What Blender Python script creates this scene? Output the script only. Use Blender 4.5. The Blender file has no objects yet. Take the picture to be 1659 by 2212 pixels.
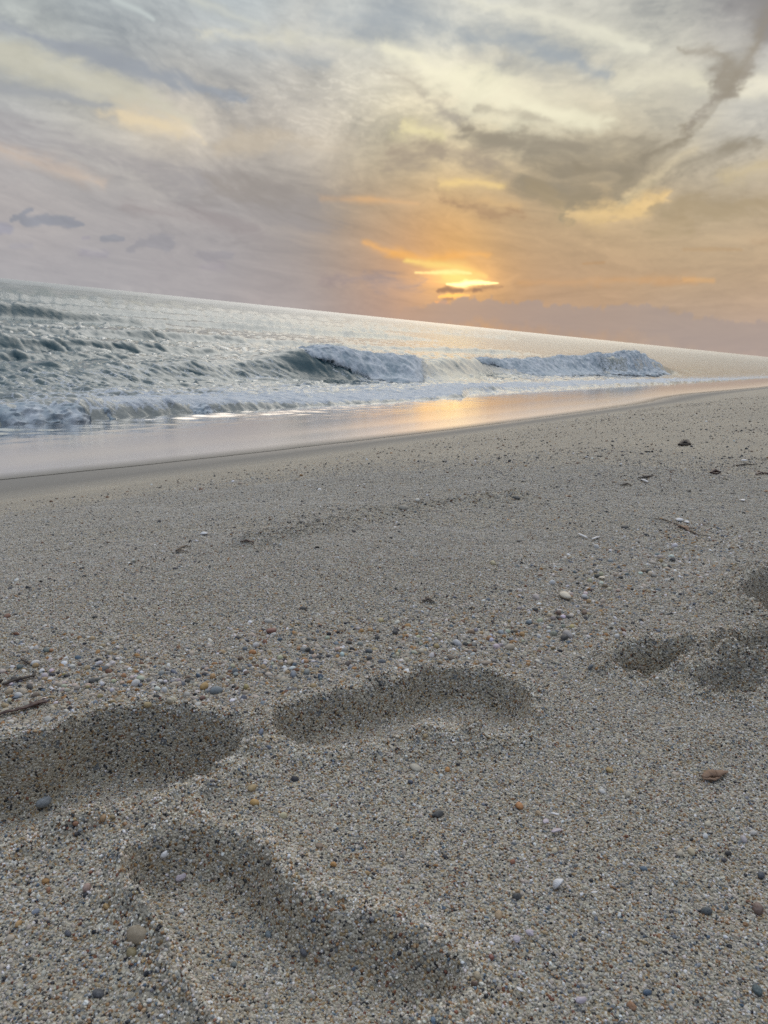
import bpy, bmesh, math, random
import numpy as np
from mathutils import Matrix, Vector

scene = bpy.context.scene
rng = np.random.default_rng(7)
random.seed(7)

# ------------------------------------------------------------------ camera
# measured from the photograph at 1659 x 2212: horizon from (0,600) to (1650,770)
PW, PH, PF = 1659.0, 2212.0, 1661.0
ROLL, PITCH = math.radians(5.88), math.radians(14.14)
F_ = np.array([0, math.cos(PITCH), -math.sin(PITCH)])
R0 = np.array([1.0, 0, 0])
U0 = np.cross(R0, F_)
R_ = math.cos(ROLL) * R0 + math.sin(ROLL) * U0
U_ = -math.sin(ROLL) * R0 + math.cos(ROLL) * U0


def ray(x, y):
    return F_ + (x - PW / 2) / PF * R_ - (y - PH / 2) / PF * U_


def project(d):
    """direction array (...,3) -> photo coordinates, depth"""
    w = d @ F_
    ws = np.where(w > 0.05, w, 0.05)
    return PW / 2 + (d @ R_) / ws * PF, PH / 2 - (d @ U_) / ws * PF, w


cam_data = bpy.data.cameras.new('camera')
cam = bpy.data.objects.new('camera', cam_data)
scene.collection.objects.link(cam)
cam.matrix_world = Matrix(((R_[0], U_[0], -F_[0], 0), (R_[1], U_[1], -F_[1], 0),
                           (R_[2], U_[2], -F_[2], 0), (0, 0, 0, 1)))
cam_data.sensor_fit = 'VERTICAL'
cam_data.sensor_height = 24.0
cam_data.lens = 24.0 * PF / PH
cam_data.clip_start = 0.01
cam_data.clip_end = 20000
cam_data.dof.use_dof = True
cam_data.dof.focus_distance = 1.05
cam_data.dof.aperture_fstop = cam_data.lens / 0.9          # 0.9 mm pupil: only a touch of softness
scene.camera = cam
scene.render.resolution_x, scene.render.resolution_y = 768, 1024

scene.view_settings.view_transform = 'Standard'
scene.view_settings.look = 'None'
scene.view_settings.exposure = 0.0
scene.view_settings.gamma = 1.0
scene.view_settings.use_curve_mapping = False
scene.render.engine = 'CYCLES'
cy = scene.cycles
cy.max_bounces = 5
cy.diffuse_bounces = 3
cy.glossy_bounces = 3
cy.transmission_bounces = 3
cy.transparent_max_bounces = 6
cy.sample_clamp_indirect = 4.0
cy.use_denoising = False
cy.caustics_reflective = False
cy.caustics_refractive = False

# ------------------------------------------------------------------ sun
SUN_AZ, SUN_EL = math.radians(3.5), math.radians(2.3)
sun_data = bpy.data.lights.new('sun', 'SUN')
sun_data.energy = 0.42
sun_data.angle = math.radians(50)
sun_data.color = (1.0, 0.88, 0.76)
sun = bpy.data.objects.new('sun', sun_data)
scene.collection.objects.link(sun)
_lift = math.radians(30)      # the light that leaves the veiled glow above the sun
sd = Vector((math.sin(SUN_AZ) * math.cos(_lift), math.cos(SUN_AZ) * math.cos(_lift), math.sin(_lift)))
sun.rotation_euler = sd.to_track_quat('Z', 'Y').to_euler()

# ------------------------------------------------------------------ noise helpers


def make_table(seed):
    return np.random.default_rng(seed).random((256, 256)).astype(np.float32)


_tables = {}


def vnoise(x, y, seed=0):
    """smooth value noise in 0..1 (1-periodic lattice of 256)"""
    t = _tables.setdefault(seed, make_table(seed))
    xi = np.floor(x).astype(np.int32)
    yi = np.floor(y).astype(np.int32)
    fx = (x - xi).astype(np.float32)
    fy = (y - yi).astype(np.float32)
    fx = fx * fx * fx * (fx * (fx * 6 - 15) + 10)
    fy = fy * fy * fy * (fy * (fy * 6 - 15) + 10)
    x0, x1, y0, y1 = xi & 255, (xi + 1) & 255, yi & 255, (yi + 1) & 255
    a = t[x0, y0] * (1 - fx) + t[x1, y0] * fx
    b = t[x0, y1] * (1 - fx) + t[x1, y1] * fx
    return a * (1 - fy) + b * fy


def fbm(x, y, oct=4, seed=0, gain=0.5, lac=2.03):
    s, amp, tot = 0, 1.0, 0.0
    x, y = np.asarray(x, dtype=np.float64), np.asarray(y, dtype=np.float64)
    for k in range(oct):
        s = s + amp * vnoise(x, y, seed + k)
        tot += amp
        amp *= gain
        x, y = lac * (x * 0.8 - y * 0.6) + 17.3, lac * (x * 0.6 + y * 0.8) + 5.1
    return s / tot


def sstep(a, b, x):
    t = np.clip((x - a) / (b - a), 0, 1)
    return t * t * (3 - 2 * t)


def lin(c):
    c = np.asarray(c, dtype=np.float64) / 255.0
    return np.where(c <= 0.04045, c / 12.92, ((c + 0.055) / 1.055) ** 2.4)


# ------------------------------------------------------------------ sky
# colour of the cloud veil, known at directions (az, el in degrees) and blended between them
def azel(d):
    d = np.asarray(d, dtype=np.float64)
    return np.degrees(np.arctan2(d[..., 0], d[..., 1])), np.degrees(np.arctan2(d[..., 2], np.hypot(d[..., 0], d[..., 1])))


VEIL = [  # place in the photograph, sRGB
    (0, 0, (172, 179, 180)), (250, 10, (176, 184, 186)), (500, 20, (166, 176, 182)), (800, 20, (166, 174, 180)),
    (1000, 60, (178, 182, 182)), (1200, 40, (192, 192, 184)), (1400, 40, (204, 203, 193)), (1620, 30, (160, 158, 158)),
    (60, 160, (186, 188, 180)), (300, 120, (172, 176, 178)), (480, 160, (176, 178, 178)), (640, 150, (180, 180, 176)),
    (780, 150, (206, 202, 188)), (1000, 180, (240, 232, 206)), (1200, 180, (198, 194, 180)), (1400, 200, (206, 202, 184)),
    (1600, 220, (206, 204, 194)), (30, 290, (172, 174, 180)), (200, 270, (198, 194, 182)), (380, 270, (222, 208, 184)),
    (560, 270, (200, 190, 176)), (700, 270, (194, 186, 174)), (860, 270, (212, 202, 174)), (1050, 260, (234, 224, 192)),
    (1230, 280, (208, 198, 172)), (1450, 280, (190, 182, 164)), (1620, 290, (176, 178, 178)),
    (30, 370, (186, 176, 170)), (200, 380, (176, 170, 168)), (400, 370, (176, 170, 166)), (600, 370, (170, 162, 152)),
    (780, 390, (172, 162, 142)), (820, 500, (180, 158, 130)), (700, 480, (168, 156, 142)), (1100, 500, (186, 158, 122)), (1200, 510, (186, 160, 126)), (950, 370, (200, 180, 142)), (1100, 390, (204, 184, 146)), (1300, 380, (180, 164, 134)),
    (1500, 400, (188, 174, 146)), (1640, 400, (196, 180, 150)),
    (40, 440, (188, 172, 164)), (250, 450, (176, 166, 164)), (450, 460, (168, 160, 160)), (640, 460, (164, 154, 148)),
    (820, 450, (172, 157, 134)), (1000, 460, (200, 164, 118)), (1150, 470, (198, 168, 126)), (1320, 460, (228, 196, 146)),
    (1500, 480, (192, 168, 132)), (1640, 480, (196, 170, 134)),
    (40, 530, (178, 168, 172)), (250, 540, (174, 166, 170)), (450, 540, (172, 163, 165)), (620, 540, (168, 157, 156)), (720, 540, (170, 155, 146)),
    (800, 530, (208, 168, 126)), (880, 545, (230, 168, 106)), (985, 560, (244, 182, 102)), (1090, 560, (184, 150, 114)),
    (1180, 560, (174, 147, 114)), (1300, 560, (178, 151, 119)), (1450, 560, (190, 162, 126)), (1640, 560, (190, 164, 130)),
    (20, 590, (166, 165, 173)), (200, 600, (169, 165, 171)), (400, 620, (174, 165, 168)), (600, 630, (178, 163, 162)),
    (740, 620, (160, 151, 147)), (820, 610, (166, 150, 144)), (890, 610, (206, 160, 122)), (985, 605, (255, 198, 108)), (1090, 610, (206, 158, 110)),
    (1250, 610, (194, 156, 116)), (1450, 620, (198, 162, 122)), (1640, 630, (198, 162, 126)), (1150, 635, (200, 154, 114)), (1300, 650, (198, 158, 122)),
    (880, 670, (182, 155, 142)), (800, 680, (184, 158, 146)), (1000, 680, (188, 152, 130)), (1200, 700, (178, 155, 142)), (1450, 720, (176, 158, 150)),
    (1640, 740, (182, 162, 154)), (640, 660, (182, 163, 158)),
]
FAR = [  # outside the frame: az, el, sRGB
    (-45, 6, (166, 166, 176)), (-45, 16, (176, 182, 188)), (50, 5, (188, 168, 156)), (48, 16, (194, 190, 184)),
    (-90, 4, (124, 136, 158)), (-90, 22, (138, 152, 172)), (90, 4, (128, 134, 150)), (90, 22, (142, 152, 168)),
    (180, 3, (78, 92, 118)), (180, 20, (72, 88, 116)), (135, 10, (88, 102, 126)), (-135, 10, (86, 100, 126)),
    (-20, 32, (222, 226, 226)), (10, 32, (238, 237, 230)), (35, 32, (226, 226, 222)), (-60, 40, (172, 182, 192)), (70, 40, (172, 182, 192)),
    (0, 52, (262, 263, 262)), (0, 75, (302, 306, 310)), (180, 70, (232, 246, 262)), (180, 45, (120, 140, 168)), (90, 60, (226, 236, 246)), (-90, 60, (226, 236, 246)),
]


def unit(az, el):
    a, e = np.radians(az), np.radians(el)
    return np.stack([np.sin(a) * np.cos(e), np.cos(a) * np.cos(e), np.sin(e)], -1)


def veil_colour(d):
    pts, cols, sig = [], [], []
    for x, y, c in VEIL:
        r = ray(x, y)
        c = np.array(c, float); g = c.mean()
        c = g + (c - g) * (.50 if x < 700 and y > 350 else .86 if x > 1050 and y > 380 else 1.0)
        pts.append(r / np.linalg.norm(r)); cols.append(lin(c)); sig.append(2.3)
    for a, e, c in FAR:
        pts.append(unit(a, e)); cols.append(lin(c)); sig.append(15.0)
    pts, cols = np.array(pts), np.array(cols)
    num = np.zeros(d.shape[:-1] + (3,)); den = np.zeros(d.shape[:-1])
    for p, c, s in zip(pts, cols, sig):
        ang = 2 * np.degrees(np.arcsin(np.clip(np.linalg.norm(d - p, axis=-1) / 2, 0, 1)))
        w = np.exp(-0.5 * (ang / s) ** 2) * (1 if s < 5 else 0.05) + (1e-7 / (1 + (ang / 10) ** 2) if s < 5 else 2e-5 / (1 + (ang / 20) ** 4))
        num += w[..., None] * c
        den += w
    return num / den[..., None]


def upsample(a, shape):
    """bilinear enlargement of an (h, w, c) array, wrapping in x"""
    h, w = a.shape[:2]
    y = (np.arange(shape[0]) + 0.5) / shape[0] * h - 0.5
    x = (np.arange(shape[1]) + 0.5) / shape[1] * w - 0.5
    y0 = np.clip(np.floor(y).astype(int), 0, h - 1); y1 = np.clip(y0 + 1, 0, h - 1); fy = np.clip(y - y0, 0, 1)
    x0 = np.floor(x).astype(int); fx = x - x0
    r = a[y0] * (1 - fy)[:, None, None] + a[y1] * fy[:, None, None]
    return r[:, x0 % w] * (1 - fx)[None, :, None] + r[:, (x0 + 1) % w] * fx[None, :, None]


# clouds of their own: path of (x, y, half width), colour, strength, edge softness, how ragged
CLOUDS = [
    # --- bright gaps lit from behind
    ([(0, 120, 30), (180, 165, 28), (330, 215, 22), (420, 265, 18)], (214, 210, 190), .55, 1.1, 1.),
    ([(420, 72, 10), (540, 72, 16), (680, 84, 20), (780, 100, 16)], (224, 220, 200), .65, 1.0, 1.),
    ([(250, 0, 8), (300, 22, 7), (330, 42, 4)], (206, 214, 212), .6, .9, .5),
    ([(420, 0, 14), (500, 28, 10), (560, 52, 8)], (212, 214, 204), .6, .9, .6),
    ([(260, 250, 22), (390, 275, 20), (430, 292, 12)], (236, 218, 184), .7, 1.0, 1.),
    ([(0, 325, 18), (110, 350, 16), (220, 395, 12)], (210, 192, 176), .6, 1.0, .8),
    ([(480, 320, 24), (600, 300, 26), (720, 320, 24)], (210, 196, 174), .5, 1.2, 1.),
    ([(840, 105, 24), (930, 150, 42), (1040, 188, 50), (1150, 236, 54), (1290, 268, 34)], (249, 243, 214), .95, .9, 1.),
    ([(1000, 0, 14), (1150, 34, 16), (1300, 72, 24), (1390, 108, 16)], (232, 229, 210), .8, .9, 1.),
    ([(1280, 190, 18), (1400, 170, 26), (1500, 165, 28), (1530, 190, 20)], (230, 225, 202), .75, 1., 1.),
    ([(1600, 190, 26), (1690, 176, 34)], (244, 238, 216), .85, .9, .7),
    ([(1000, 125, 16), (1100, 120, 14)], (214, 208, 192), .5, 1., 1.),
    ([(880, 280, 16), (960, 300, 12)], (238, 226, 180), .7, .9, 1.),
    ([(960, 395, 9), (1030, 392, 11), (1080, 405, 8)], (248, 216, 150), .7, .9, 1.),
    ([(1050, 430, 10), (1120, 450, 12)], (224, 188, 138), .6, .9, 1.),
    ([(690, 430, 6), (800, 430, 8), (900, 440, 6)], (222, 180, 134), .7, 1., .8),
    ([(1230, 452, 20), (1310, 452, 26), (1400, 436, 18), (1440, 420, 10)], (244, 210, 152), .85, 1., .8),
    ([(1350, 428, 10), (1420, 376, 12), (1500, 322, 10)], (228, 210, 170), .4, 1., .8),
    ([(1560, 380, 20), (1659, 350, 26)], (214, 196, 158), .55, 1., 1.),
    # --- grey bands
    ([(0, 58, 16), (120, 98, 16), (300, 148, 20), (430, 192, 16), (520, 220, 8)], (160, 166, 174), .75, 1., 1.),
    ([(0, 185, 10), (140, 212, 9), (230, 225, 5)], (164, 168, 174), .5, 1., 1.),
    ([(-60, 245, 36), (120, 305, 34), (300, 350, 30), (480, 400, 36), (640, 450, 46)], (164, 160, 162), .5, 1.2, 1.),
    ([(280, 445, 12), (420, 470, 16), (560, 500, 18)], (162, 154, 154), .5, 1.2, 1.),
    ([(480, 395, 30), (620, 410, 44), (720, 430, 30)], (160, 152, 144), .5, 1.2, .8),
    ([(700, 50, 44), (820, 30, 50), (960, 62, 44), (1080, 80, 38), (1200, 120, 34), (1290, 150, 22)], (164, 172, 178), .75, 1.1, 1.2),
    ([(470, 92, 16), (600, 115, 18), (700, 130, 20)], (170, 176, 180), .5, 1.1, 1.),
    ([(840, 158, 14), (895, 186, 20), (935, 222, 20), (990, 268, 18)], (180, 172, 158), .75, .9, 1.3),
    ([(1030, 235, 7), (1100, 240, 10), (1180, 262, 8)], (186, 178, 160), .55, .9, 1.2),
    ([(850, 345, 22), (950, 335, 24), (1080, 350, 22)], (172, 158, 140), .7, 1., 1.2),
    ([(960, 425, 8), (1040, 448, 14), (1140, 470, 8)], (174, 144, 114), .75, .9, 1.2),
    ([(1100, 130, 14), (1240, 180, 18), (1360, 195, 16)], (184, 182, 172), .5, 1., 1.2),
    # --- the dark hooked cirrus at the right
    ([(1000, 285, 14), (1120, 312, 32), (1260, 318, 34), (1400, 300, 16)], (160, 151, 134), .8, .8, 1.),
    ([(1510, 268, 7), (1440, 318, 17), (1370, 365, 34), (1290, 385, 42), (1210, 390, 44), (1150, 380, 36)], (154, 144, 126), .85, .7, 1.),
    ([(1270, 400, 26), (1235, 432, 20), (1215, 470, 8)], (160, 147, 124), .75, .8, 1.),
    ([(1170, 400, 26), (1190, 440, 16), (1230, 472, 6)], (168, 152, 124), .6, .8, 1.),
    ([(1350, 390, 16), (1335, 425, 6)], (158, 146, 124), .7, .7, .8),
    ([(1490, 280, 6), (1560, 205, 14), (1610, 140, 16), (1650, 60, 18), (1680, 0, 20)], (158, 150, 138), .8, .8, .9),
    ([(1565, 190, 14), (1572, 150, 24), (1545, 115, 18), (1480, 102, 9)], (158, 150, 136), .9, .8, 1.),
    ([(1620, 20, 34), (1680, 60, 30)], (148, 146, 146), .6, 1.1, 1.),
    ([(1425, 376, 14), (1490, 352, 26), (1570, 330, 26), (1640, 312, 16)], (158, 149, 132), .8, .8, 1.),
    ([(1420, 440, 12), (1500, 450, 24), (1600, 455, 26), (1680, 440, 20)], (178, 160, 130), .65, .9, 1.2),
    ([(1430, 500, 24), (1480, 485, 22)], (180, 160, 128), .55, 1., 1.2),
    ([(1480, 540, 4), (1540, 538, 5), (1600, 540, 3)], (184, 156, 122), .6, 1., .6),
    ([(1620, 520, 10), (1680, 515, 12)], (184, 158, 128), .6, 1., 1.),
    # --- glow round the veiled sun
    ([(790, 528, 7), (870, 548, 10), (930, 560, 10), (1000, 552, 9), (1050, 552, 8)], (248, 186, 110), .75, 1.0, .9),
    ([(880, 562, 5), (940, 571, 8), (1000, 580, 9), (1050, 598, 6)], (256, 220, 132), .8, 1.2, .7),
    ([(900, 590, 1.5), (950, 588, 4), (985, 587, 5), (1018, 590, 1.5)], (282, 252, 168), .85, 1.3, .6),
    ([(960, 598, 6), (1000, 602, 9), (1030, 606, 6)], (262, 226, 132), .8, 1., .4),
    ([(968, 613, 2), (990, 614, 5), (1004, 612, 7), (1030, 609, 5), (1072, 612, 1.5)], (320, 290, 200), 1., 1.1, .8),
    ([(945, 641, 2), (985, 637, 6), (1012, 637, 2)], (285, 215, 118), 1., 1.0, .8),
    ([(940, 652, 2), (966, 654, 3)], (250, 180, 120), .8, .8, .6),
    ([(1120, 612, 8), (1300, 604, 10), (1500, 602, 10)], (216, 168, 118), .4, 1.2, 1.),
    ([(1480, 602, 5), (1540, 605, 6)], (230, 180, 122), .5, 1., .5),
    ([(944, 630, 3), (956, 627, 6), (965, 623, 7), (978, 628, 7), (996, 626, 4)], (164, 128, 102), .9, .8, .9),
    ([(1000, 628, 2), (1018, 626, 3), (1030, 629, 4)], (196, 146, 104), .6, .6, 1.),
    ([(1024, 630, 4), (1042, 624, 6), (1058, 622, 8), (1070, 623, 6), (1084, 621, 2)], (164, 130, 104), .9, .8, .9),
    ([(960, 646, 3), (978, 645, 3)], (190, 146, 112), .8, .6, .8),
    # --- low cumulus
    ([(690, 608, 6), (760, 606, 10), (790, 598, 8), (830, 612, 16), (890, 618, 12), (930, 606, 5)], (164, 150, 148), .55, 1., 1.),
    ([(28, 478, 6), (52, 462, 9), (60, 476, 12), (110, 476, 13), (150, 482, 12), (176, 487, 5)], (148, 151, 160), .9, .5, .9),
    ([(-30, 494, 18), (20, 500, 12)], (156, 156, 168), .75, .5, .6),
    ([(218, 517, 5), (240, 512, 8), (262, 514, 4)], (152, 154, 162), .8, .5, .7),
    ([(180, 515, 4), (192, 514, 4)], (164, 160, 169), .6, .6, .5),
    ([(275, 536, 8), (310, 522, 12), (350, 518, 14), (365, 530, 10)], (157, 156, 162), .75, .6, .9),
    ([(175, 543, 7), (225, 546, 8)], (164, 161, 170), .6, .7, .7),
    ([(425, 546, 8), (460, 553, 10), (505, 552, 8)], (160, 157, 162), .7, .6, .9),
    ([(440, 574, 8), (480, 576, 8)], (166, 160, 167), .5, .7, .7),
    ([(70, 531, 5), (30, 532, 6)], (166, 164, 172), .4, .8, .7),
    ([(1260, 570, 2.5), (1305, 567, 3)], (186, 150, 112), .6, .7, .5),
]
CW, CH = 5120, 2560
AZ0, AZ1, EL1 = -44.0, 44.0, 32.0
_u = (np.arange(CW) + .5) / CW
_az = (np.degrees(np.pi / 2 + (_u - .5) * 2 * np.pi) + 180) % 360 - 180       # equirectangular layout of the environment node
_el = ((np.arange(CH) + .5) / CH - .5) * 180
sm_az = (np.degrees(np.pi / 2 + ((np.arange(256) + .5) / 256 - .5) * 2 * np.pi) + 180) % 360 - 180
sm_el = ((np.arange(128) + .5) / 128 - .5) * 180
A_, E_ = np.meshgrid(sm_az, np.abs(sm_el))
sky_lo = upsample(veil_colour(unit(A_, E_)), (512, 1024))
# broad cloud structure for the part of the sky that is out of frame (same recipe everywhere)
az_l = (np.degrees(np.pi / 2 + ((np.arange(1024) + .5) / 1024 - .5) * 2 * np.pi) + 180) % 360 - 180
el_l = ((np.arange(512) + .5) / 512 - .5) * 180


def streaks(az, el):
    """cirrus on a cloud plane, drawn out along the direction of the sun"""
    d = unit(az, np.maximum(np.abs(el), 0.3))
    k = 1.0 / (d[..., 2] + 0.10)
    px, py = d[..., 0] * k, d[..., 1] * k
    wx = fbm(px * .8, py * .5, 4, 40) - .5
    wy = fbm(px * .8 + 9, py * .5 + 4, 4, 44) - .5
    px, py = px + 1.2 * wx, py + 1.4 * wy
    a = fbm(px * 1.3, py * .42, 5, 50, .55) - .5
    b = fbm(px * 3.6 + 3, py * 1.9, 5, 60, .62) - .5
    c = fbm(px * 11 + 2.2 * wx + 3, py * 4.5 + 1.5 * wy, 4, 65, .6) - .5
    return a, b + .35 * c


A_, E_ = np.meshgrid(az_l, el_l)
sa, sb = streaks(A_, E_)
sky_lo = sky_lo * (1 + 0.55 * sa + 0.22 * sb)[..., None]
cloud = upsample(sky_lo, (CH, CW)).astype(np.float32)
ii = np.where((_az > AZ0) & (_az < AZ1))[0]
jj = np.where((_el > -0.2) & (_el < EL1))[0]
A_, E_ = np.meshgrid(_az[ii], _el[jj])
Dv = unit(A_, E_)
X_, Y_, _ = project(Dv)
pan = upsample(veil_colour(unit(*np.meshgrid(_az[ii][::6], _el[jj][::6]))), (len(jj), len(ii)))
sa, sb = streaks(A_, E_)
low = sstep(1, 15, E_)
wx = (fbm(A_ * .55, E_ * 1.1, 5, 70, .6) - .5)
wy = (fbm(A_ * .55 + 31, E_ * 1.1 + 7, 5, 75, .6) - .5)
hx = (fbm(A_ * 2.2, E_ * 3.6, 4, 80, .6) - .5)
fray = fbm(A_ * 1.0 + 2.5 * wx * 2, E_ * 3.2 + 2.0 * sa * 4, 5, 90, .62)
lum = (0.46 * sa + 0.80 * sb + .30 * (fray - .5)) * (0.22 + 0.78 * low)
pan = pan * (1 + lum[..., None] * np.array([1.06, 1.0, .86]))
fibre = np.clip(.5 + 1.15 * sb + .5 * sa, 0, 1)
glow = np.hypot((X_ - 975 + .3 * (Y_ - 600)) / 110, (Y_ - 588) / 40)
pan = pan + (np.exp(-glow ** 1.3)[..., None] * np.array([.07, .028, .003])) * (.35 + 1.3 * fibre)[..., None]
glow2 = np.hypot((X_ - 988) / 66, (Y_ - 600) / 27)
pan = pan + np.exp(-glow2 ** 1.6)[..., None] * np.array([.52, .25, .045]) * (.5 + .9 * fibre)[..., None]
for path, col, strength, soft, rag in CLOUDS:
    wmax = max(p[2] for p in path)
    am = min(1.0, wmax / 22.0)
    xs, ys = [p[0] for p in path], [p[1] for p in path]
    m = 4.5 * wmax + 60
    r_ = np.where((X_ > min(xs) - m) & (X_ < max(xs) + m) & (Y_ > min(ys) - m) & (Y_ < max(ys) + m))
    if len(r_[0]) == 0:
        continue
    x = X_[r_] + rag * (75 * wx[r_] * am + 26 * hx[r_] * max(am, .35))
    y = Y_[r_] + rag * (42 * wy[r_] * am + 14 * hx[r_] * max(am, .35))
    best = np.full(x.shape, 9.0)
    for (x0, y0, w0), (x1, y1, w1) in zip(path[:-1], path[1:]):
        dx, dy = x1 - x0, y1 - y0
        t = np.clip(((x - x0) * dx + (y - y0) * dy) / (dx * dx + dy * dy), 0, 1)
        best = np.minimum(best, np.hypot(x - x0 - t * dx, y - y0 - t * dy) / (w0 + t * (w1 - w0)))
    if soft > .65 and wmax > 7:        # high ice cloud: frayed along the wind, nowhere a clean edge
        best = best + 1.7 * (fibre[r_] - .5) * min(1, .4 + rag * .6) + .5 * (fray[r_] - .5)
        mask = np.exp(-np.maximum(best + .15, 0) ** 2 * .72)
        mask = np.minimum(1.22 * strength, .96) * mask * (.76 + .24 * sstep(.62, .38, fibre[r_]))
    else:
        mask = strength * sstep(1 + .75 * soft, 1 - .75 * soft, best + .5 * (fray[r_] - .5))
    c = lin(col)[None] * (1 + .30 * sb[r_] + .2 * sa[r_])[:, None]
    pan[r_] = pan[r_] * (1 - mask)[:, None] + c * mask[:, None]
# the long clean edge of the hooked cirrus: dark and feathered on its upper left, clear sky on its lower right
HOOK = [(1318, 440, 120), (1400, 380, 95), (1470, 322, 44), (1530, 258, 20), (1580, 190, 26), (1625, 120, 34), (1665, 40, 40)]
bd = np.full(X_.shape, 1e9); bs = np.zeros(X_.shape); bw = np.ones(X_.shape)
xw, yw = X_ + 10 * hx, Y_ + 8 * wy
for (x0, y0, w0), (x1, y1, w1) in zip(HOOK[:-1], HOOK[1:]):
    dx, dy = x1 - x0, y1 - y0
    t = np.clip(((xw - x0) * dx + (yw - y0) * dy) / (dx * dx + dy * dy), 0, 1)
    d = np.hypot(xw - x0 - t * dx, yw - y0 - t * dy)
    up = d < bd
    bs = np.where(up, np.sign(dx * (yw - y0) - dy * (xw - x0)), bs)
    bw = np.where(up, w0 + t * (w1 - w0), bw)
    bd = np.minimum(bd, d)
sd_ = -bs * bd
ends = sstep(1290, 1335, X_ + .4 * (440 - Y_))
hook = sstep(-5, 5, sd_) * np.exp(-np.maximum(sd_, 0) / bw * 1.5) * ends * (.55 + .9 * (fray - .3)).clip(.2, 1) * .62
pan = pan * (1 - hook)[..., None] + lin((150, 141, 124)) * hook[..., None]
lit = np.exp(-((sd_ + 13) / 11) ** 2) * ends * sstep(170, 300, Y_) * .08
pan = pan * (1 - lit)[..., None] + lin((236, 222, 186)) * lit[..., None]
# the grey bank along the horizon at the right of the sun
top = np.interp(X_, [780, 880, 950, 985, 1025, 1069, 1103, 1155, 1194, 1250, 1290, 1340, 1420, 1500, 1580, 1659, 1800], [700, 668, 655, 648, 641, 646, 653, 652, 657, 664, 662, 655, 664, 682, 692, 697, 712])
top = top + 34 * (fbm(A_ * 1.5, E_ * 1.5, 4, 111, .6) - .5)
bank = sstep(-4, 5, Y_ - top) * .66 * sstep(820, 985, X_) * sstep(60, 20, Y_ - top - 12 * sstep(1100, 1500, X_) - 20)
pan = pan * (1 - bank)[..., None] + lin((168, 154, 148)) * bank[..., None]
# small ripples high at the left of centre
rip = sstep(260, 60, np.hypot((X_ - 690) * .8, (Y_ - 225) * 1.9))
ph = (Y_ - .16 * X_) / 13.0 + 3.2 * wx * 2 + .7 * wy
pan = pan * (1 + .075 * rip * np.sin(2 * np.pi * ph / 1.6) * sstep(.35, .6, fray))[..., None]
edge = np.minimum(sstep(AZ0, AZ0 + 8, A_), sstep(AZ1, AZ1 - 8, A_)) * sstep(EL1, EL1 - 7, E_)
sub = cloud[np.ix_(jj, ii)]
cloud[np.ix_(jj, ii)] = sub * (1 - edge)[..., None] + pan * edge[..., None]
rgba = np.ones((CH, CW, 4), dtype=np.float32)
rgba[..., :3] = np.clip(cloud, 0, 4)
img = bpy.data.images.new('cloud_map', CW, CH, alpha=False, float_buffer=True)
img.colorspace_settings.name = 'Linear Rec.709'
img.pixels.foreach_set(rgba.ravel())
img.update()
img.pack()

world = bpy.data.worlds.new('World')
scene.world = world
world.use_nodes = True
nt = world.node_tree
nt.nodes.clear()
w_out = nt.nodes.new('ShaderNodeOutputWorld')
w_sky = nt.nodes.new('ShaderNodeTexSky')
w_sky.sky_type = 'NISHITA'
w_sky.sun_disc = False
w_sky.sun_elevation = SUN_EL
w_sky.sun_rotation = SUN_AZ
w_sky.air_density = 1.4
w_sky.dust_density = 1.0
w_b1 = nt.nodes.new('ShaderNodeBackground'); w_b1.inputs[1].default_value = 0.05
w_img = nt.nodes.new('ShaderNodeTexEnvironment'); w_img.image = img; w_img.interpolation = 'Cubic'
w_b2 = nt.nodes.new('ShaderNodeBackground'); w_b2.inputs[1].default_value = 1.0
w_mix = nt.nodes.new('ShaderNodeMixShader'); w_mix.inputs[0].default_value = 0.99      # the veil lets a little clear sky through
nt.links.new(w_sky.outputs[0], w_b1.inputs[0])
nt.links.new(w_img.outputs[0], w_b2.inputs[0])
nt.links.new(w_b1.outputs[0], w_mix.inputs[1])
nt.links.new(w_b2.outputs[0], w_mix.inputs[2])
nt.links.new(w_mix.outputs[0], w_out.inputs[0])
world.cycles.sampling_method = 'MANUAL'
world.cycles.sample_map_resolution = 1024

# ------------------------------------------------------------------ builders
col = scene.collection


def mesh_np(name, verts, faces, smooth=True):
    """mesh from arrays: verts (n,3), faces (m,3) or (m,4)"""
    me = bpy.data.meshes.new(name)
    verts = np.ascontiguousarray(verts, dtype=np.float32)
    faces = np.ascontiguousarray(faces, dtype=np.int32)
    k = faces.shape[1]
    me.vertices.add(len(verts)); me.vertices.foreach_set('co', verts.ravel())
    me.loops.add(faces.size); me.loops.foreach_set('vertex_index', faces.ravel())
    me.polygons.add(len(faces))
    me.polygons.foreach_set('loop_start', np.arange(0, faces.size, k, dtype=np.int32))
    me.polygons.foreach_set('loop_total', np.full(len(faces), k, dtype=np.int32))
    me.polygons.foreach_set('use_smooth', np.full(len(faces), smooth))
    me.update(calc_edges=True)
    return me


def grid_faces(n, m):
    i = np.arange(n * m).reshape(n, m)
    return np.stack([i[:-1, :-1], i[1:, :-1], i[1:, 1:], i[:-1, 1:]], -1).reshape(-1, 4)


def attr(me, name, values, typ='FLOAT'):
    a = me.attributes.new(name, typ, 'POINT')
    v = np.ascontiguousarray(values, dtype=np.float32).ravel()
    a.data.foreach_set({'FLOAT': 'value', 'FLOAT_VECTOR': 'vector', 'FLOAT_COLOR': 'color'}[typ], v)


def link(name, me, mat=None, parent=None):
    o = bpy.data.objects.new(name, me)
    col.objects.link(o)
    if mat is not None and not me.materials:
        me.materials.append(mat)
    if parent is not None:
        o.parent = parent
    return o


def tag(o, label, cat, group=None):
    o['label'] = label; o['category'] = cat
    if group:
        o['group'] = group
    return o


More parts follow.
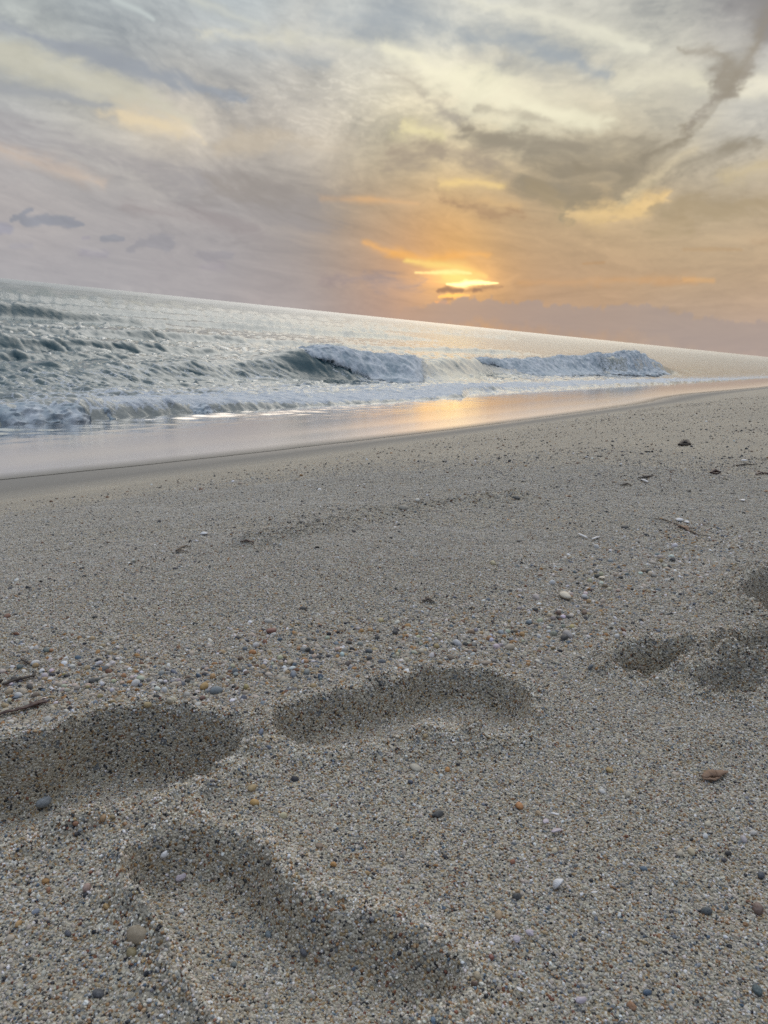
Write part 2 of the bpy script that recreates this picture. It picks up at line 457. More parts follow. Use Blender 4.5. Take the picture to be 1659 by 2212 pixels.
class NT:
    """small wrapper for building node trees"""

    def __init__(self, name):
        self.m = bpy.data.materials.new(name)
        self.m.use_nodes = True
        self.t = self.m.node_tree
        self.t.nodes.clear()
        self.out = self.t.nodes.new('ShaderNodeOutputMaterial')

    def n(self, typ, ins=None, **kw):
        nd = self.t.nodes.new('ShaderNode' + typ)
        for k, v in kw.items():
            setattr(nd, k, v)
        for k, v in (ins or {}).items():
            self.put(nd.inputs[k], v)
        return nd

    def put(self, sock, v):
        if isinstance(v, bpy.types.NodeSocket):
            self.t.links.new(v, sock)
        elif isinstance(v, bpy.types.Node):
            self.t.links.new(v.outputs[0], sock)
        elif isinstance(v, (tuple, list)) and len(v) == 3 and sock.type == 'RGBA':
            sock.default_value = (*v, 1)
        else:
            sock.default_value = v

    def math(self, op, a, b=None, c=None, clamp=False):
        nd = self.n('Math', operation=op, use_clamp=clamp)
        self.put(nd.inputs[0], a)
        if b is not None:
            self.put(nd.inputs[1], b)
        if c is not None:
            self.put(nd.inputs[2], c)
        return nd.outputs[0]

    def mix(self, f, a, b):
        nd = self.n('Mix', data_type='RGBA')
        self.put(nd.inputs[0], f); self.put(nd.inputs[6], a); self.put(nd.inputs[7], b)
        return nd.outputs[2]

    def range(self, v, a, b, c=0.0, d=1.0, smooth=False):
        nd = self.n('MapRange', interpolation_type='SMOOTHSTEP' if smooth else 'LINEAR')
        for k, x in enumerate((v, a, b, c, d)):
            self.put(nd.inputs[k], x)
        return nd.outputs[0]

    def ramp(self, f, stops, mode='LINEAR'):
        nd = self.n('ValToRGB')
        nd.color_ramp.interpolation = mode
        e = nd.color_ramp.elements
        while len(e) > 1:
            e.remove(e[-1])
        for k, (p, c) in enumerate(stops):
            el = e[0] if k == 0 else e.new(p)
            el.position = p
            el.color = (*c, 1)
        self.put(nd.inputs[0], f)
        return nd.outputs[0]

    def attribute(self, name, typ='GEOMETRY'):
        return self.n('Attribute', attribute_name=name, attribute_type=typ)

    def done(self, shader):
        self.t.links.new(shader.outputs[0] if isinstance(shader, bpy.types.Node) else shader, self.out.inputs[0])
        return self.m


# ------------------------------------------------------------------ beach shape
# u runs along the shore into the distance, v towards the sea; both in metres from the camera
SH = math.radians(32)
UD = np.array([math.sin(SH), math.cos(SH)])
VD = np.array([-math.cos(SH), math.sin(SH)])
SEA_Z = -1.70
_pv = np.array([-400, -60, -30, -12, -3, 0, .4, .7, 1, 1.5, 2, 3, 4, 5, 6, 7, 8, 8.5, 9.5, 12, 20, 60, 3000])
_pz = np.array([4, 3, 1.2, .1, -.34, -.40, -.42, -.445, -.48, -.575, -.685, -.94, -1.20, -1.42, -1.53, -1.60, -1.65, -1.675, -1.76, -2.1, -3, -6, -40])
_tv = np.linspace(-60, 60, 12001)
_tz = np.convolve(np.pad(np.interp(_tv, _pv, _pz), 30, mode='edge'), np.hanning(61) / np.hanning(61).sum(), 'valid')


def to_uv(x, y):
    return x * UD[0] + y * UD[1], x * VD[0] + y * VD[1]


def from_uv(u, v):
    return u * UD[0] + v * VD[0], u * UD[1] + v * VD[1]


def profile(v):
    return np.where(np.abs(v) < 59, np.interp(v, _tv, _tz), np.interp(v, _pv, _pz))


_wu = np.array([-300, -20, 0, 3.2, 4.6, 6.8, 9.7, 13.3, 17, 20.8, 24, 28.5, 41.7, 70, 120, 400, 3000])
_wv = np.array([5.4, 5.5, 5.5, 5.42, 5.22, 5.06, 4.92, 4.84, 4.95, 5.15, 5.6, 5.75, 5.1, 5.3, 5.0, 5.2, 5.2])


def wet_edge(u):
    e = (np.interp(u - .7, _wu, _wv) + np.interp(u, _wu, _wv) + np.interp(u + .7, _wu, _wv)) / 3
    return e + .10 * (fbm(u * .9, u * 0 + 3.3, 3, 130) - .5)


def ground_at(px, py):
    """the point of the (unmarked) beach seen at a place in the photograph"""
    d = ray(px, py)
    lo, hi = 0.05, 60.0
    t = np.geomspace(lo, hi, 1500)
    p = t[:, None] * d
    below = p[:, 2] < profile(to_uv(p[:, 0], p[:, 1])[1])
    k = int(np.argmax(below)) if below.any() else len(t) - 1
    return p[k]


def ground_xy(pts):
    return np.array([ground_at(*p)[:2] for p in pts])


def poly_sd(x, y, poly):
    """signed distance to a polygon, negative inside"""
    d = np.full(x.shape, 1e9)
    inside = np.zeros(x.shape, bool)
    n = len(poly)
    for i in range(n):
        (x0, y0), (x1, y1) = poly[i], poly[(i + 1) % n]
        ex, ey = x1 - x0, y1 - y0
        t = np.clip(((x - x0) * ex + (y - y0) * ey) / (ex * ex + ey * ey + 1e-12), 0, 1)
        d = np.minimum(d, np.hypot(x - x0 - t * ex, y - y0 - t * ey))
        c = ((y0 > y) != (y1 > y)) & (x < (x1 - x0) * (y - y0) / (y1 - y0 + 1e-12) + x0)
        inside ^= c
    return np.where(inside, -d, d)


def round_poly(pts, k=3):
    p = np.asarray(pts, float)
    for _ in range(k):                                   # Chaikin corner cutting
        q = np.roll(p, -1, 0)
        p = np.stack([.75 * p + .25 * q, .25 * p + .75 * q], 1).reshape(-1, 2)
    return p


# footprints: outline in the photograph, depth, wall width, rim height, rim width (metres)
PRINTS = [   # ..., True: shelving floor
    ([(-10, 1620), (90, 1618), (160, 1582), (215, 1556), (330, 1548), (440, 1566), (532, 1598), (520, 1650), (430, 1712), (260, 1762),
      (90, 1812), (0, 1856), (-170, 1900), (-320, 1800), (-200, 1660)], .070, .024, .020, .022, True),
    ([(582, 1552), (650, 1532), (760, 1510), (850, 1484), (930, 1454), (1040, 1456), (1118, 1484), (1152, 1528), (1130, 1590),
      (1010, 1604), (920, 1600), (800, 1622), (680, 1636), (596, 1612)], .043, .020, .018, .020, True),
    ([(262, 1890), (310, 1836), (410, 1796), (520, 1812), (580, 1862), (618, 1930), (700, 1972), (800, 1985), (900, 2025), (1000, 2090),
      (1010, 2160), (880, 2215), (700, 2290), (520, 2330), (430, 2220), (370, 2120), (310, 2030), (262, 1950)], .037, .028, .010, .018, True),
    ([(1306, 1440), (1345, 1412), (1420, 1406), (1500, 1424), (1478, 1446), (1430, 1478), (1395, 1490), (1350, 1462)], .068, .024, .020, .022, False),
    ([(1486, 1432), (1560, 1398), (1660, 1384), (1780, 1392), (1820, 1470), (1720, 1500), (1630, 1480), (1550, 1462)], .060, .022, .024, .022, True),
    ([(1480, 1502), (1540, 1478), (1600, 1474), (1656, 1496), (1620, 1522), (1540, 1526)], .028, .018, .020, .016, True),
    ([(1572, 1306), (1622, 1262), (1690, 1246), (1790, 1250), (1800, 1330), (1690, 1346), (1620, 1334)], .080, .030, .026, .034, False),
]
_prints = []
for out, dep, ww, rh, rw, shelf in PRINTS:
    pg = round_poly(ground_xy(out), 2)
    lo, hi = pg.min(0) - .14, pg.max(0) + .14
    tab = None
    if shelf:
        xs_ = np.linspace(pg[:, 0].min() + 1e-4, pg[:, 0].max() - 1e-4, 220)
        q = np.roll(pg, -1, 0)
        x0_, x1_ = pg[:, 0][:, None], q[:, 0][:, None]
        hit = (np.minimum(x0_, x1_) <= xs_) & (np.maximum(x0_, x1_) > xs_)
        yy_ = pg[:, 1][:, None] + (xs_ - x0_) / np.where(np.abs(x1_ - x0_) < 1e-9, 1e-9, x1_ - x0_) * (q[:, 1] - pg[:, 1])[:, None]
        tab = (xs_, np.where(hit, yy_, -9).max(0), np.where(hit, yy_, 99).min(0))
    _prints.append((pg, dep, ww, rh, rw, lo, hi, tab))
RIDGES = [  # narrow pushed-up ridges and mounds: path, height, half width
    ([(262, 1880), (275, 1950), (330, 2040), (392, 2100), (440, 2200), (470, 2290)], .015, .010),
    ([(1440, 1458), (1500, 1482), (1560, 1472), (1625, 1468), (1690, 1482)], .015, .018),
    ([(905, 1586), (935, 1542), (990, 1556), (1020, 1590)], .016, .022),
    ([(1592, 1238), (1640, 1228), (1700, 1230)], .014, .02),
    ([(560, 1174), (680, 1152), (800, 1114), (900, 1100), (1010, 1087), (1120, 1080)], .024, .045),
    ([(1500, 1598), (1580, 1602), (1659, 1596)], .006, .03),
]
_ridges = []
for pts, hh, hw in RIDGES:
    q = ground_xy(pts)
    _ridges.append((q, hh, hw, q.min(0) - .12, q.max(0) + .12))


def beach_h(x, y):
    x, y = np.asarray(x, float), np.asarray(y, float)
    u, v = to_uv(x, y)
    z = profile(v)
    r = np.hypot(x, y)
    z = z + .020 * (fbm(x * 2.1 + 40, y * 2.1 + 9, 3, 140) - .5) * sstep(.2, 1.2, r) * sstep(4.6, 3, v)
    z = z + .012 * (fbm(x * 6.3, y * 6.3, 3, 150) - .5) * sstep(3.8, 2.2, v)
    z = z + .0036 * (fbm(x * 38, y * 38, 3, 155) - .5) * sstep(2.4, 1.0, v)
    near = (r < 3.5)
    if near.any():
        xs, ys, zs = x[near], y[near], z[near]
        for pg, dep, ww, rh, rw, lo, hi, tab in _prints:
            b = (xs > lo[0]) & (xs < hi[0]) & (ys > lo[1]) & (ys < hi[1])
            if not b.any():
                continue
            xx, yy = xs[b], ys[b]
            wob = .020 * (fbm(xx * 24, yy * 24, 4, 160) - .5)
            s = poly_sd(xx, yy, pg) + wob
            cr = fbm(xx * 95, yy * 95, 3, 165)
            crumb = fbm(xx * 190, yy * 190, 2, 169)
            rough = .86 + .28 * fbm(xx * 16, yy * 16, 2, 163)
            if tab is None:                       # a pit with walls all round
                h = -dep * sstep(.004, -ww, s) * rough
            else:                                 # a print pressed in at its far side, its floor shelving up towards us
                yf, yn = np.interp(xx, tab[0], tab[1]), np.interp(xx, tab[0], tab[2])
                run = yf + wob * .8 - yy
                ln = np.maximum(yf - yn, 1e-4)
                h = -dep * sstep(-.003, ww, run) * np.clip(1 - run / ln, 0, 1) ** .5 * sstep(.0, .055, ln) * rough
                h = np.where((xx < tab[0][0]) | (xx > tab[0][-1]), 0, h)
            rim = np.exp(-((s - .3 * rw) / rw) ** 2)
            h = h + rh * rim * (.25 + 1.5 * cr * fbm(xx * 22, yy * 22, 2, 167)) + .007 * rim * (crumb - .5)
            zs[b] += h
        for q, hh, hw, lo, hi in _ridges:
            b = (xs > lo[0]) & (xs < hi[0]) & (ys > lo[1]) & (ys < hi[1])
            if not b.any():
                continue
            xx, yy = xs[b], ys[b]
            d = np.full(xx.shape, 9.)
            for (x0, y0), (x1, y1) in zip(q[:-1], q[1:]):
                ex, ey = x1 - x0, y1 - y0
                t = np.clip(((xx - x0) * ex + (yy - y0) * ey) / (ex * ex + ey * ey), 0, 1)
                d = np.minimum(d, np.hypot(xx - x0 - t * ex, yy - y0 - t * ey))
            d = d + .008 * (fbm(xx * 50, yy * 50, 2, 171) - .5)
            zs[b] += hh * np.exp(-(d / hw) ** 2) * (.6 + .8 * fbm(xx * 60, yy * 60, 3, 173))
        z[near] = zs
    return z


def clear_of_prints(x, y):
    ok = np.ones(x.shape, bool)
    for pg, dep, ww, rh, rw, lo, hi, tab in _prints:
        b = (x > lo[0]) & (x < hi[0]) & (y > lo[1]) & (y < hi[1])
        ok[b] &= poly_sd(x[b], y[b], pg) > .012
    return ok


def rim_at(x, y):
    """strength here of the pale rim tint: dry thrown-up sand and caught light painted in, 0..1"""
    w = np.zeros(x.shape)
    for pg, dep, ww, rh, rw, lo, hi, tab in _prints:
        b = (x > lo[0]) & (x < hi[0]) & (y > lo[1]) & (y < hi[1])
        d = poly_sd(x[b], y[b], pg)
        w[b] = np.maximum(w[b], np.exp(-((d - .010) / .012) ** 2) * sstep(-.004, .004, d))
    for q, hh, hw, lo, hi in _ridges[:4]:
        b = (x > lo[0]) & (x < hi[0]) & (y > lo[1]) & (y < hi[1])
        d = np.full(x[b].shape, 9.)
        for (x0, y0), (x1, y1) in zip(q[:-1], q[1:]):
            ex, ey = x1 - x0, y1 - y0
            t = np.clip(((x[b] - x0) * ex + (y[b] - y0) * ey) / (ex * ex + ey * ey), 0, 1)
            d = np.minimum(d, np.hypot(x[b] - x0 - t * ex, y[b] - y0 - t * ey))
        w[b] = np.maximum(w[b], np.exp(-(d / (.6 * hw)) ** 2))
    return w


def normal_at(x, y, e=.004):
    zx = (beach_h(x + e, y) - beach_h(x - e, y)) / (2 * e)
    zy = (beach_h(x, y + e) - beach_h(x, y - e)) / (2 * e)
    n = np.stack([-zx, -zy, np.ones_like(zx)], -1)
    return n / np.linalg.norm(n, axis=-1, keepdims=True)


# ------------------------------------------------------------------ beach mesh
rr = [0.0, .08, .16, .22, .27]
while rr[-1] < 900:
    a = rr[-1]
    rr.append(a * (1.0052 if a < 1.5 else 1.009 if a < 4 else 1.013 if a < 12 else 1.05) + (.0 if a > .3 else .012))
rr = np.array(rr)
aa = np.radians(np.concatenate([np.arange(-180, -44, 6), np.arange(-44, 48, .22), np.arange(48, 181, 6)]))
RR, AA = np.meshgrid(rr, aa, indexing='ij')
BX, BY = RR * np.sin(AA), RR * np.cos(AA)
BZ = beach_h(BX, BY)
bu, bv = to_uv(BX, BY)
me = mesh_np('beach', np.stack([BX, BY, BZ], -1).reshape(-1, 3), grid_faces(len(rr), len(aa))[:, ::-1])
attr(me, 'wet', bv - wet_edge(bu))

# colours of the grains (linear): share, colour
GRAINS = [(.34, (.50, .445, .35)), (.19, (.59, .54, .44)), (.14, (.35, .31, .24)), (.05, (.74, .72, .68)), (.08, (.42, .30, .16)),
          (.05, (.31, .17, .075)), (.08, (.24, .25, .25)), (.055, (.035, .035, .04)), (.015, (.20, .075, .04)), (.02, (.11, .155, .20))]


def sand_material():
    k = NT('sand')
    geo = k.n('NewGeometry')
    wet = k.attribute('wet').outputs['Fac']
    v1 = k.n('TexVoronoi', {'Vector': geo.outputs['Position'], 'Scale': 480.0})
    v2 = k.n('TexVoronoi', {'Vector': geo.outputs['Position'], 'Scale': 170.0})
    w1 = k.n('TexWhiteNoise', {'Vector': v1.outputs['Color']})
    w2 = k.n('TexWhiteNoise', {'Vector': v2.outputs['Color']})
    stops, acc = [], 0.0
    for s, c in GRAINS:
        stops.append((acc, c)); acc += s
    c1 = k.ramp(w1.outputs['Value'], stops, 'CONSTANT')
    speck = k.ramp(w2.outputs['Value'], [(0, (.05, .05, .055)), (.35, (.30, .2, .11)), (.55, (.6, .57, .52)), (.8, (.2, .21, .22))], 'CONSTANT')
    pick = k.math('GREATER_THAN', w2.outputs['Color'], .93)
    fine = k.range(wet, -2.3, -1.1, 1, 0, True)                      # the coarse grains stop short of the wash
    c2 = k.mix(k.math('MULTIPLY', pick, fine), c1, speck)
    big = k.n('TexNoise', {'Vector': geo.outputs['Position'], 'Scale': 1.3, 'Detail': 5.0, 'Roughness': .6})
    c3 = k.mix(k.range(big.outputs[0], .35, .7), c2, k.mix(.35, c2, (.26, .24, .21)))
    smooth_c = k.mix(big.outputs[0], (.168, .16, .15), (.195, .187, .177))
    c4 = k.mix(k.range(wet, -1.9, -.5, 0, .8, True), c3, smooth_c)
    damp = k.range(wet, -1.3, .02, 0, 1, True)
    c5 = k.mix(damp, c4, k.mix(.24, c4, (.14, .125, .105)))
    n3 = k.n('TexNoise', {'Vector': geo.outputs['Position'], 'Scale': 260.0, 'Detail': 2.0})
    bh = k.math('ADD', k.math('MULTIPLY', v1.outputs['Distance'], -1.0), k.math('MULTIPLY', n3.outputs[0], .6))
    bump = k.n('Bump', {'Height': bh, 'Distance': .0022, 'Strength': k.range(wet, -2.0, -.3, .9, .08)})
    p = k.n('BsdfPrincipled', {'Base Color': c5, 'Roughness': k.range(wet, -.6, .05, .75, .32), 'Normal': bump,
                               'Specular IOR Level': .35})
    return k.done(p)


sand_mat = sand_material()
beach = link('beach', me, sand_mat)
beach['kind'] = 'structure'

# ------------------------------------------------------------------ the film of water left on the sand
su = np.concatenate([np.arange(-60, 0, 3), np.arange(0, 3, .25), np.arange(3, 16, .05), np.arange(16, 60, .2), np.geomspace(60, 1200, 50)])
st = np.concatenate([np.linspace(0, .08, 8)[:-1], np.linspace(.08, 1, 90)])
SU, ST = np.meshgrid(su, st, indexing='ij')
w0 = wet_edge(SU)
SV = w0 + (9.6 - w0) * ST
sx, sy = from_uv(SU, SV)
sz = beach_h(sx, sy) + .003 + .010 * sstep(0, .3, ST)
wash = sstep(7.0, 8.6, SV)
ripple = fbm(SU * 3.2, SV * 7.5, 4, 200) - .5
leftw = sstep(14, 6, SU)
sz = sz + .035 * ripple * sstep(.35, .9, ST) * (.25 + .75 * leftw) + .05 * np.exp(-((SV - 8.1 - .4 * fbm(SU * .5, SU * 0, 2, 210)) / .25) ** 2) * (fbm(SU * 1.1, SV, 3, 205) - .2) * leftw
me = mesh_np('swash', np.stack([sx, sy, sz], -1).reshape(-1, 3), grid_faces(len(su), len(st))[:, ::-1])
attr(me, 'across', ST)
attr(me, 'along', SU)


def swash_material():
    k = NT('swash_water')
    geo = k.n('NewGeometry')
    ac = k.attribute('across').outputs['Fac']
    al = k.attribute('along').outputs['Fac']
    n1 = k.n('TexNoise', {'Vector': geo.outputs['Position'], 'Scale': 26.0, 'Detail': 3.0})
    n2 = k.n('TexNoise', {'Vector': geo.outputs['Position'], 'Scale': 5.0, 'Detail': 4.0})
    bump = k.n('Bump', {'Height': k.math('ADD', n1.outputs[0], n2.outputs[0]), 'Distance': .004,
                        'Strength': k.math('MULTIPLY', k.range(ac, .25, .95, .04, .8), k.range(al, 5, 18, 1, .15))})
    # sheet of clear water over dark wet sand
    fz = k.n('Fresnel', {'IOR': 1.75, 'Normal': bump})
    sand = k.n('BsdfDiffuse', {'Color': k.mix(n2.outputs[0], (.17, .158, .13), (.21, .197, .165))})
    gl = k.n('BsdfGlossy', {'Color': (.97, .97, .97), 'Roughness': k.range(ac, 0, .5, .2, .10), 'Normal': bump})
    f = k.math('MULTIPLY', k.math('ADD', k.math('MULTIPLY', fz, .95), .22), k.range(ac, -.02, .13, .2, 1, True), clamp=True)
    water = k.n('MixShader', {0: f, 1: sand, 2: gl})
    # specks of froth towards the breakers
    vo = k.n('TexVoronoi', {'Vector': geo.outputs['Position'], 'Scale': 24.0})
    n4 = k.n('TexNoise', {'Vector': geo.outputs['Position'], 'Scale': 3.2, 'Detail': 5.0, 'Roughness': .65})
    fm = k.math('MULTIPLY', k.range(n4.outputs[0], .56, .68), k.range(ac, .5, .95, 0, .8))
    fm = k.math('MULTIPLY', fm, k.range(vo.outputs['Distance'], .15, .5))
    foam = k.n('BsdfDiffuse', {'Color': (.72, .74, .76)})
    return k.done(k.n('MixShader', {0: fm, 1: water, 2: foam}))


swash = link('swash', me, swash_material())
swash['kind'] = 'structure'

# ------------------------------------------------------------------ sea


def wave_tile(n, size, peak, rms, wind, spread, seed, cut):
    """one periodic tile of wind waves: height and sideways push"""
    g = np.random.default_rng(seed)
    k1 = np.fft.fftfreq(n, size / n) * 2 * np.pi
    kx, ky = np.meshgrid(k1, k1, indexing='ij')
    k = np.hypot(kx, ky); k[0, 0] = 1
    kp = 2 * np.pi / peak
    s = np.exp(-1.25 * (kp / k) ** 2) / k ** 3.4
    c = (kx * wind[0] + ky * wind[1]) / k
    s *= (np.abs(c) ** spread) * np.exp(-(k * cut) ** 2)
    s[0, 0] = 0
    a = np.sqrt(s) * (g.normal(size=(n, n)) + 1j * g.normal(size=(n, n)))
    h = np.fft.ifft2(a).real
    sc = rms / h.std()
    dx = np.fft.ifft2(-1j * kx / k * a).real * sc
    dy = np.fft.ifft2(-1j * ky / k * a).real * sc
    return h * sc, dx, dy


def sample(t, x, y, size):
    n = t.shape[0]
    fx, fy = x / size * n, y / size * n
    x0, y0 = np.floor(fx).astype(int), np.floor(fy).astype(int)
    fx, fy = fx - x0, fy - y0
    x0, y0 = x0 % n, y0 % n
    x1, y1 = (x0 + 1) % n, (y0 + 1) % n
    return (t[x0, y0] * (1 - fx) + t[x1, y0] * fx) * (1 - fy) + (t[x0, y1] * (1 - fx) + t[x1, y1] * fx) * fy


shore_wind = VD * -.9 + UD * .35
T1 = wave_tile(512, 41.0, 3.4, .024, shore_wind, 4.0, 11, .06)
T2 = wave_tile(256, 9.3, .9, .025, np.array([.15, -1.]), 4.0, 12, .02)
T3 = wave_tile(256, 4.7, .34, .0100, np.array([-.1, -1.]), 3.0, 13, .012)

# breaking waves: crest line v0, and height along u
B_U = [0, 7, 9, 11, 12.5, 13.6, 14.8, 15.8, 16.8, 18.0, 19.8, 21.3, 22.6, 24.2, 26, 27.5, 29, 32, 36, 40, 43, 45.5, 48, 51, 54, 57, 70, 400]
B_H = [0, .02, .10, .24, .32, .30, .38, .58, .72, .62, .54, .50, .46, .52, .54, .50, .46, .48, .54, .64, .9, 1.06, 1.0, .78, .42, .12, .06, .0]
B_F = [0, 0, 0, 0, 0, 0, 0, .0, .9, 1, 1, .9, .25, .0, .1, .7, 1, 1, 1, 1, 1, 1, 1, .8, .4, 0, 0, 0]      # share that is white water


def crest_v(u):
    return 13.4 + .5 * np.sin(u * .21 + .6) + .25 * np.sin(u * .53) + .2 * (fbm(u * .6, u * 0 + 1.7, 3, 220) - .5)


def breaker_h(u):
    return np.interp(u, B_U, B_H) * (.86 + .28 * fbm(u * 1.2, u * 0 + 8.8, 3, 225))


# shore break at the left, close in
S_U = [0, 1.5, 3, 4.0, 5.0, 6.0, 7, 7.8, 8.5, 9.5, 11, 14]
S_H = [.2, .20, .22, .23, .22, .21, .20, .18, .13, .08, .03, 0]


def shore_v(u):
    return np.interp(u, [-60, 0, 5, 7.1, 10, 13.3, 16.6, 18.6, 26, 35, 50, 1000], [8.5, 8.55, 8.6, 8.6, 8.55, 8.45, 8.5, 9.5, 9.2, 8.9, 8.4, 8.2]) + .30 * (fbm(u * .7, u * 0 + 2.2, 4, 230) - .5)


SWELLS = [(15.8, -12, 9, .17, .6), (18.5, 0, 15, .16, .6), (21.5, -8, 9, .20, .7), (24, 14, 60, .18, .8), (27, -4, 15, .24, .8), (33, -2, 24, .46, 1.0), (37, 26, 60, .26, 1.0), (41, -10, 18, .3, 1.1), (47, 0, 70, .30, 1.4), (64, 20, 140, .38, 1.8),
          (88, 10, 200, .42, 2.2), (120, 40, 300, .5, 2.8), (170, 0, 500, .5, 3.5)]


def peaky(h, rms):
    """flat, shining troughs between separate steep little crests"""
    q = h / rms - .45
    return rms * (np.where(q > 0, 1.9 * q, .25 * q) + .1)


def sea_fields(x, y):
    u, v = to_uv(x, y)
    r = np.hypot(x, y)
    fade = 1 / (1 + (r / 140.0) ** 2)
    calm = sstep(8.4, 13, v) * .75 + .25
    h = sample(T1[0], x, y, 41.0) * fade * calm * (.7 + .6 * fbm(x * .09, y * .09, 2, 240))
    dx = sample(T1[1], x, y, 41.0) * fade * calm
    dy = sample(T1[2], x, y, 41.0) * fade * calm
    f2 = 1 / (1 + (r / 85.0) ** 2)
    quiet = (.25 + .75 * sstep(8.6, 10.6, v)) * (1 - .6 * np.exp(-((v - crest_v(u)) / 1.0) ** 2) * sstep(.25, .6, breaker_h(u)))
    f2 = f2 * (.5 + .5 * sstep(12, 20, v))
    h2 = peaky(sample(T2[0], x, y, 9.3), .025) * f2
    h = h + h2 * (.5 + .5 * quiet)
    dx = (dx + sample(T2[1], x, y, 9.3) * f2) * quiet
    dy = (dy + sample(T2[2], x, y, 9.3) * f2) * quiet
    f3 = 1 / (1 + (r / 50.0) ** 2) * (.4 + .6 * quiet)
    h = h + peaky(sample(T3[0], x, y, 4.7), .010) * f3
    dx = dx + sample(T3[1], x, y, 4.7) * f3
    dy = dy + sample(T3[2], x, y, 4.7) * f3
    z = SEA_Z + h
    # swell lines further out
    for v0, ua, ub, hh, wd in SWELLS:
        c = v0 + 1.5 * (fbm(u * .06, u * 0 + v0, 3, 245) - .5) * wd
        env = sstep(ua - 10, ua + 3, u) * sstep(ub + 12, ub - 3, u) * (.3 + 1.2 * fbm(u * .10, u * 0 + v0 * 1.3, 3, 250))
        s = (v - c) / wd
        z = z + hh * env * np.where(s < 0, np.exp(-(s / .5) ** 2), np.exp(-(s / 1.9) ** 2)) * 1.25
    # the breakers
    bh = breaker_h(u)
    s = v - crest_v(u)
    front = sstep(-1.15, .0, s) ** 1.3
    back = np.exp(-(np.maximum(s, 0) / 1.5) ** 2)
    z = z + bh * np.where(s < 0, front, back)
    z = z - .10 * bh * np.exp(-((s + 1.7) / .7) ** 2)
    # the shore break and the bore of white water that runs up the sand
    sv = shore_v(u)
    sh = np.interp(u, S_U, S_H, left=.1, right=0) * (.75 + .5 * fbm(u * 1.6, u * 0 + 4.1, 2, 255))
    s2 = v - sv - .25
    z = z + sh * np.where(s2 < 0, sstep(-.35, 0, s2) ** .8, np.exp(-(s2 / .75) ** 2))
    bore = np.interp(u, [0, 6, 9, 18, 25, 40, 60, 200], [.02, .04, .09, .10, .07, .10, .07, .03])
    z = z + bore * sstep(-.12, .12, v - sv) * (.4 + 1.1 * fbm(u * 2.2, v * 2.2, 4, 260)) * sstep(12.5, 9.5, v)
    return u, v, z, dx, dy, r


da = np.concatenate([np.linspace(.012, .3, 26)[:-1], np.linspace(.3, 9.2, 500), np.linspace(9.3, 14.5, 150)])
sr = 1.7 / np.tan(np.radians(da))[::-1]
sa_ = np.radians(np.concatenate([np.arange(-100, -44, 2), np.arange(-44, 45, .085), np.arange(45, 80, 1.5)]))
RR, AA = np.meshgrid(sr, sa_, indexing='ij')
X0, Y0 = RR * np.sin(AA), RR * np.cos(AA)
uu, vv, ZZ, dX, dY, rad = sea_fields(X0, Y0)
SX, SY = X0 + 1.3 * dX, Y0 + 1.3 * dY
faces = grid_faces(len(sr), len(sa_))[:, ::-1]
keep = (vv.ravel()[faces] > 7.6).any(1)
faces = faces[keep]
used = np.unique(faces)
remap = np.zeros(SX.size, dtype=np.int64); remap[used] = np.arange(len(used))
me = mesh_np('sea', np.stack([SX, SY, ZZ], -1).reshape(-1, 3)[used], remap[faces])
# where foam lies on the water
sv = shore_v(uu)
off = vv - sv
bore_f = sstep(-.05, .12, off) * sstep(2.6, .6, off) * np.interp(uu, [0, 5, 8, 20, 40, 90], [.25, .42, .95, .95, .9, .6])
s = vv - crest_v(uu)
bf = np.interp(uu, B_U, B_F)
apron = sstep(-5.0, -2.0, s) * sstep(.4, -.3, s) * np.interp(uu, [5, 10, 16, 18, 60, 90], [.40, .50, .45, .60, .66, .2]) * np.where(uu < 15, 1, .06 + .94 * bf)
trail = np.exp(-((s - .2) / .7) ** 2) * bf * .5
wide = sstep(7.6, 9.2, vv) * sstep(13.2, 10.2, vv) * np.interp(uu, [0, 6, 10, 30, 60], [.58, .62, .68, .6, .5])
foam_amt = np.clip(np.maximum.reduce([bore_f, apron, trail, wide]), 0, 1)
lip = np.interp(uu, S_U, S_H, left=.05, right=0) / .26
foam_amt = np.maximum(foam_amt, lip * np.exp(-((off - .12) / .16) ** 2) * sstep(.30, .46, fbm(uu * 1.3, uu * 0 + .7, 3, 270)))
attr(me, 'foam', foam_amt.ravel()[used])
attr(me, 'shallow', sstep(12.5, 8.6, vv).ravel()[used])
attr(me, 'far', np.log10(np.maximum(rad, 1)).ravel()[used])


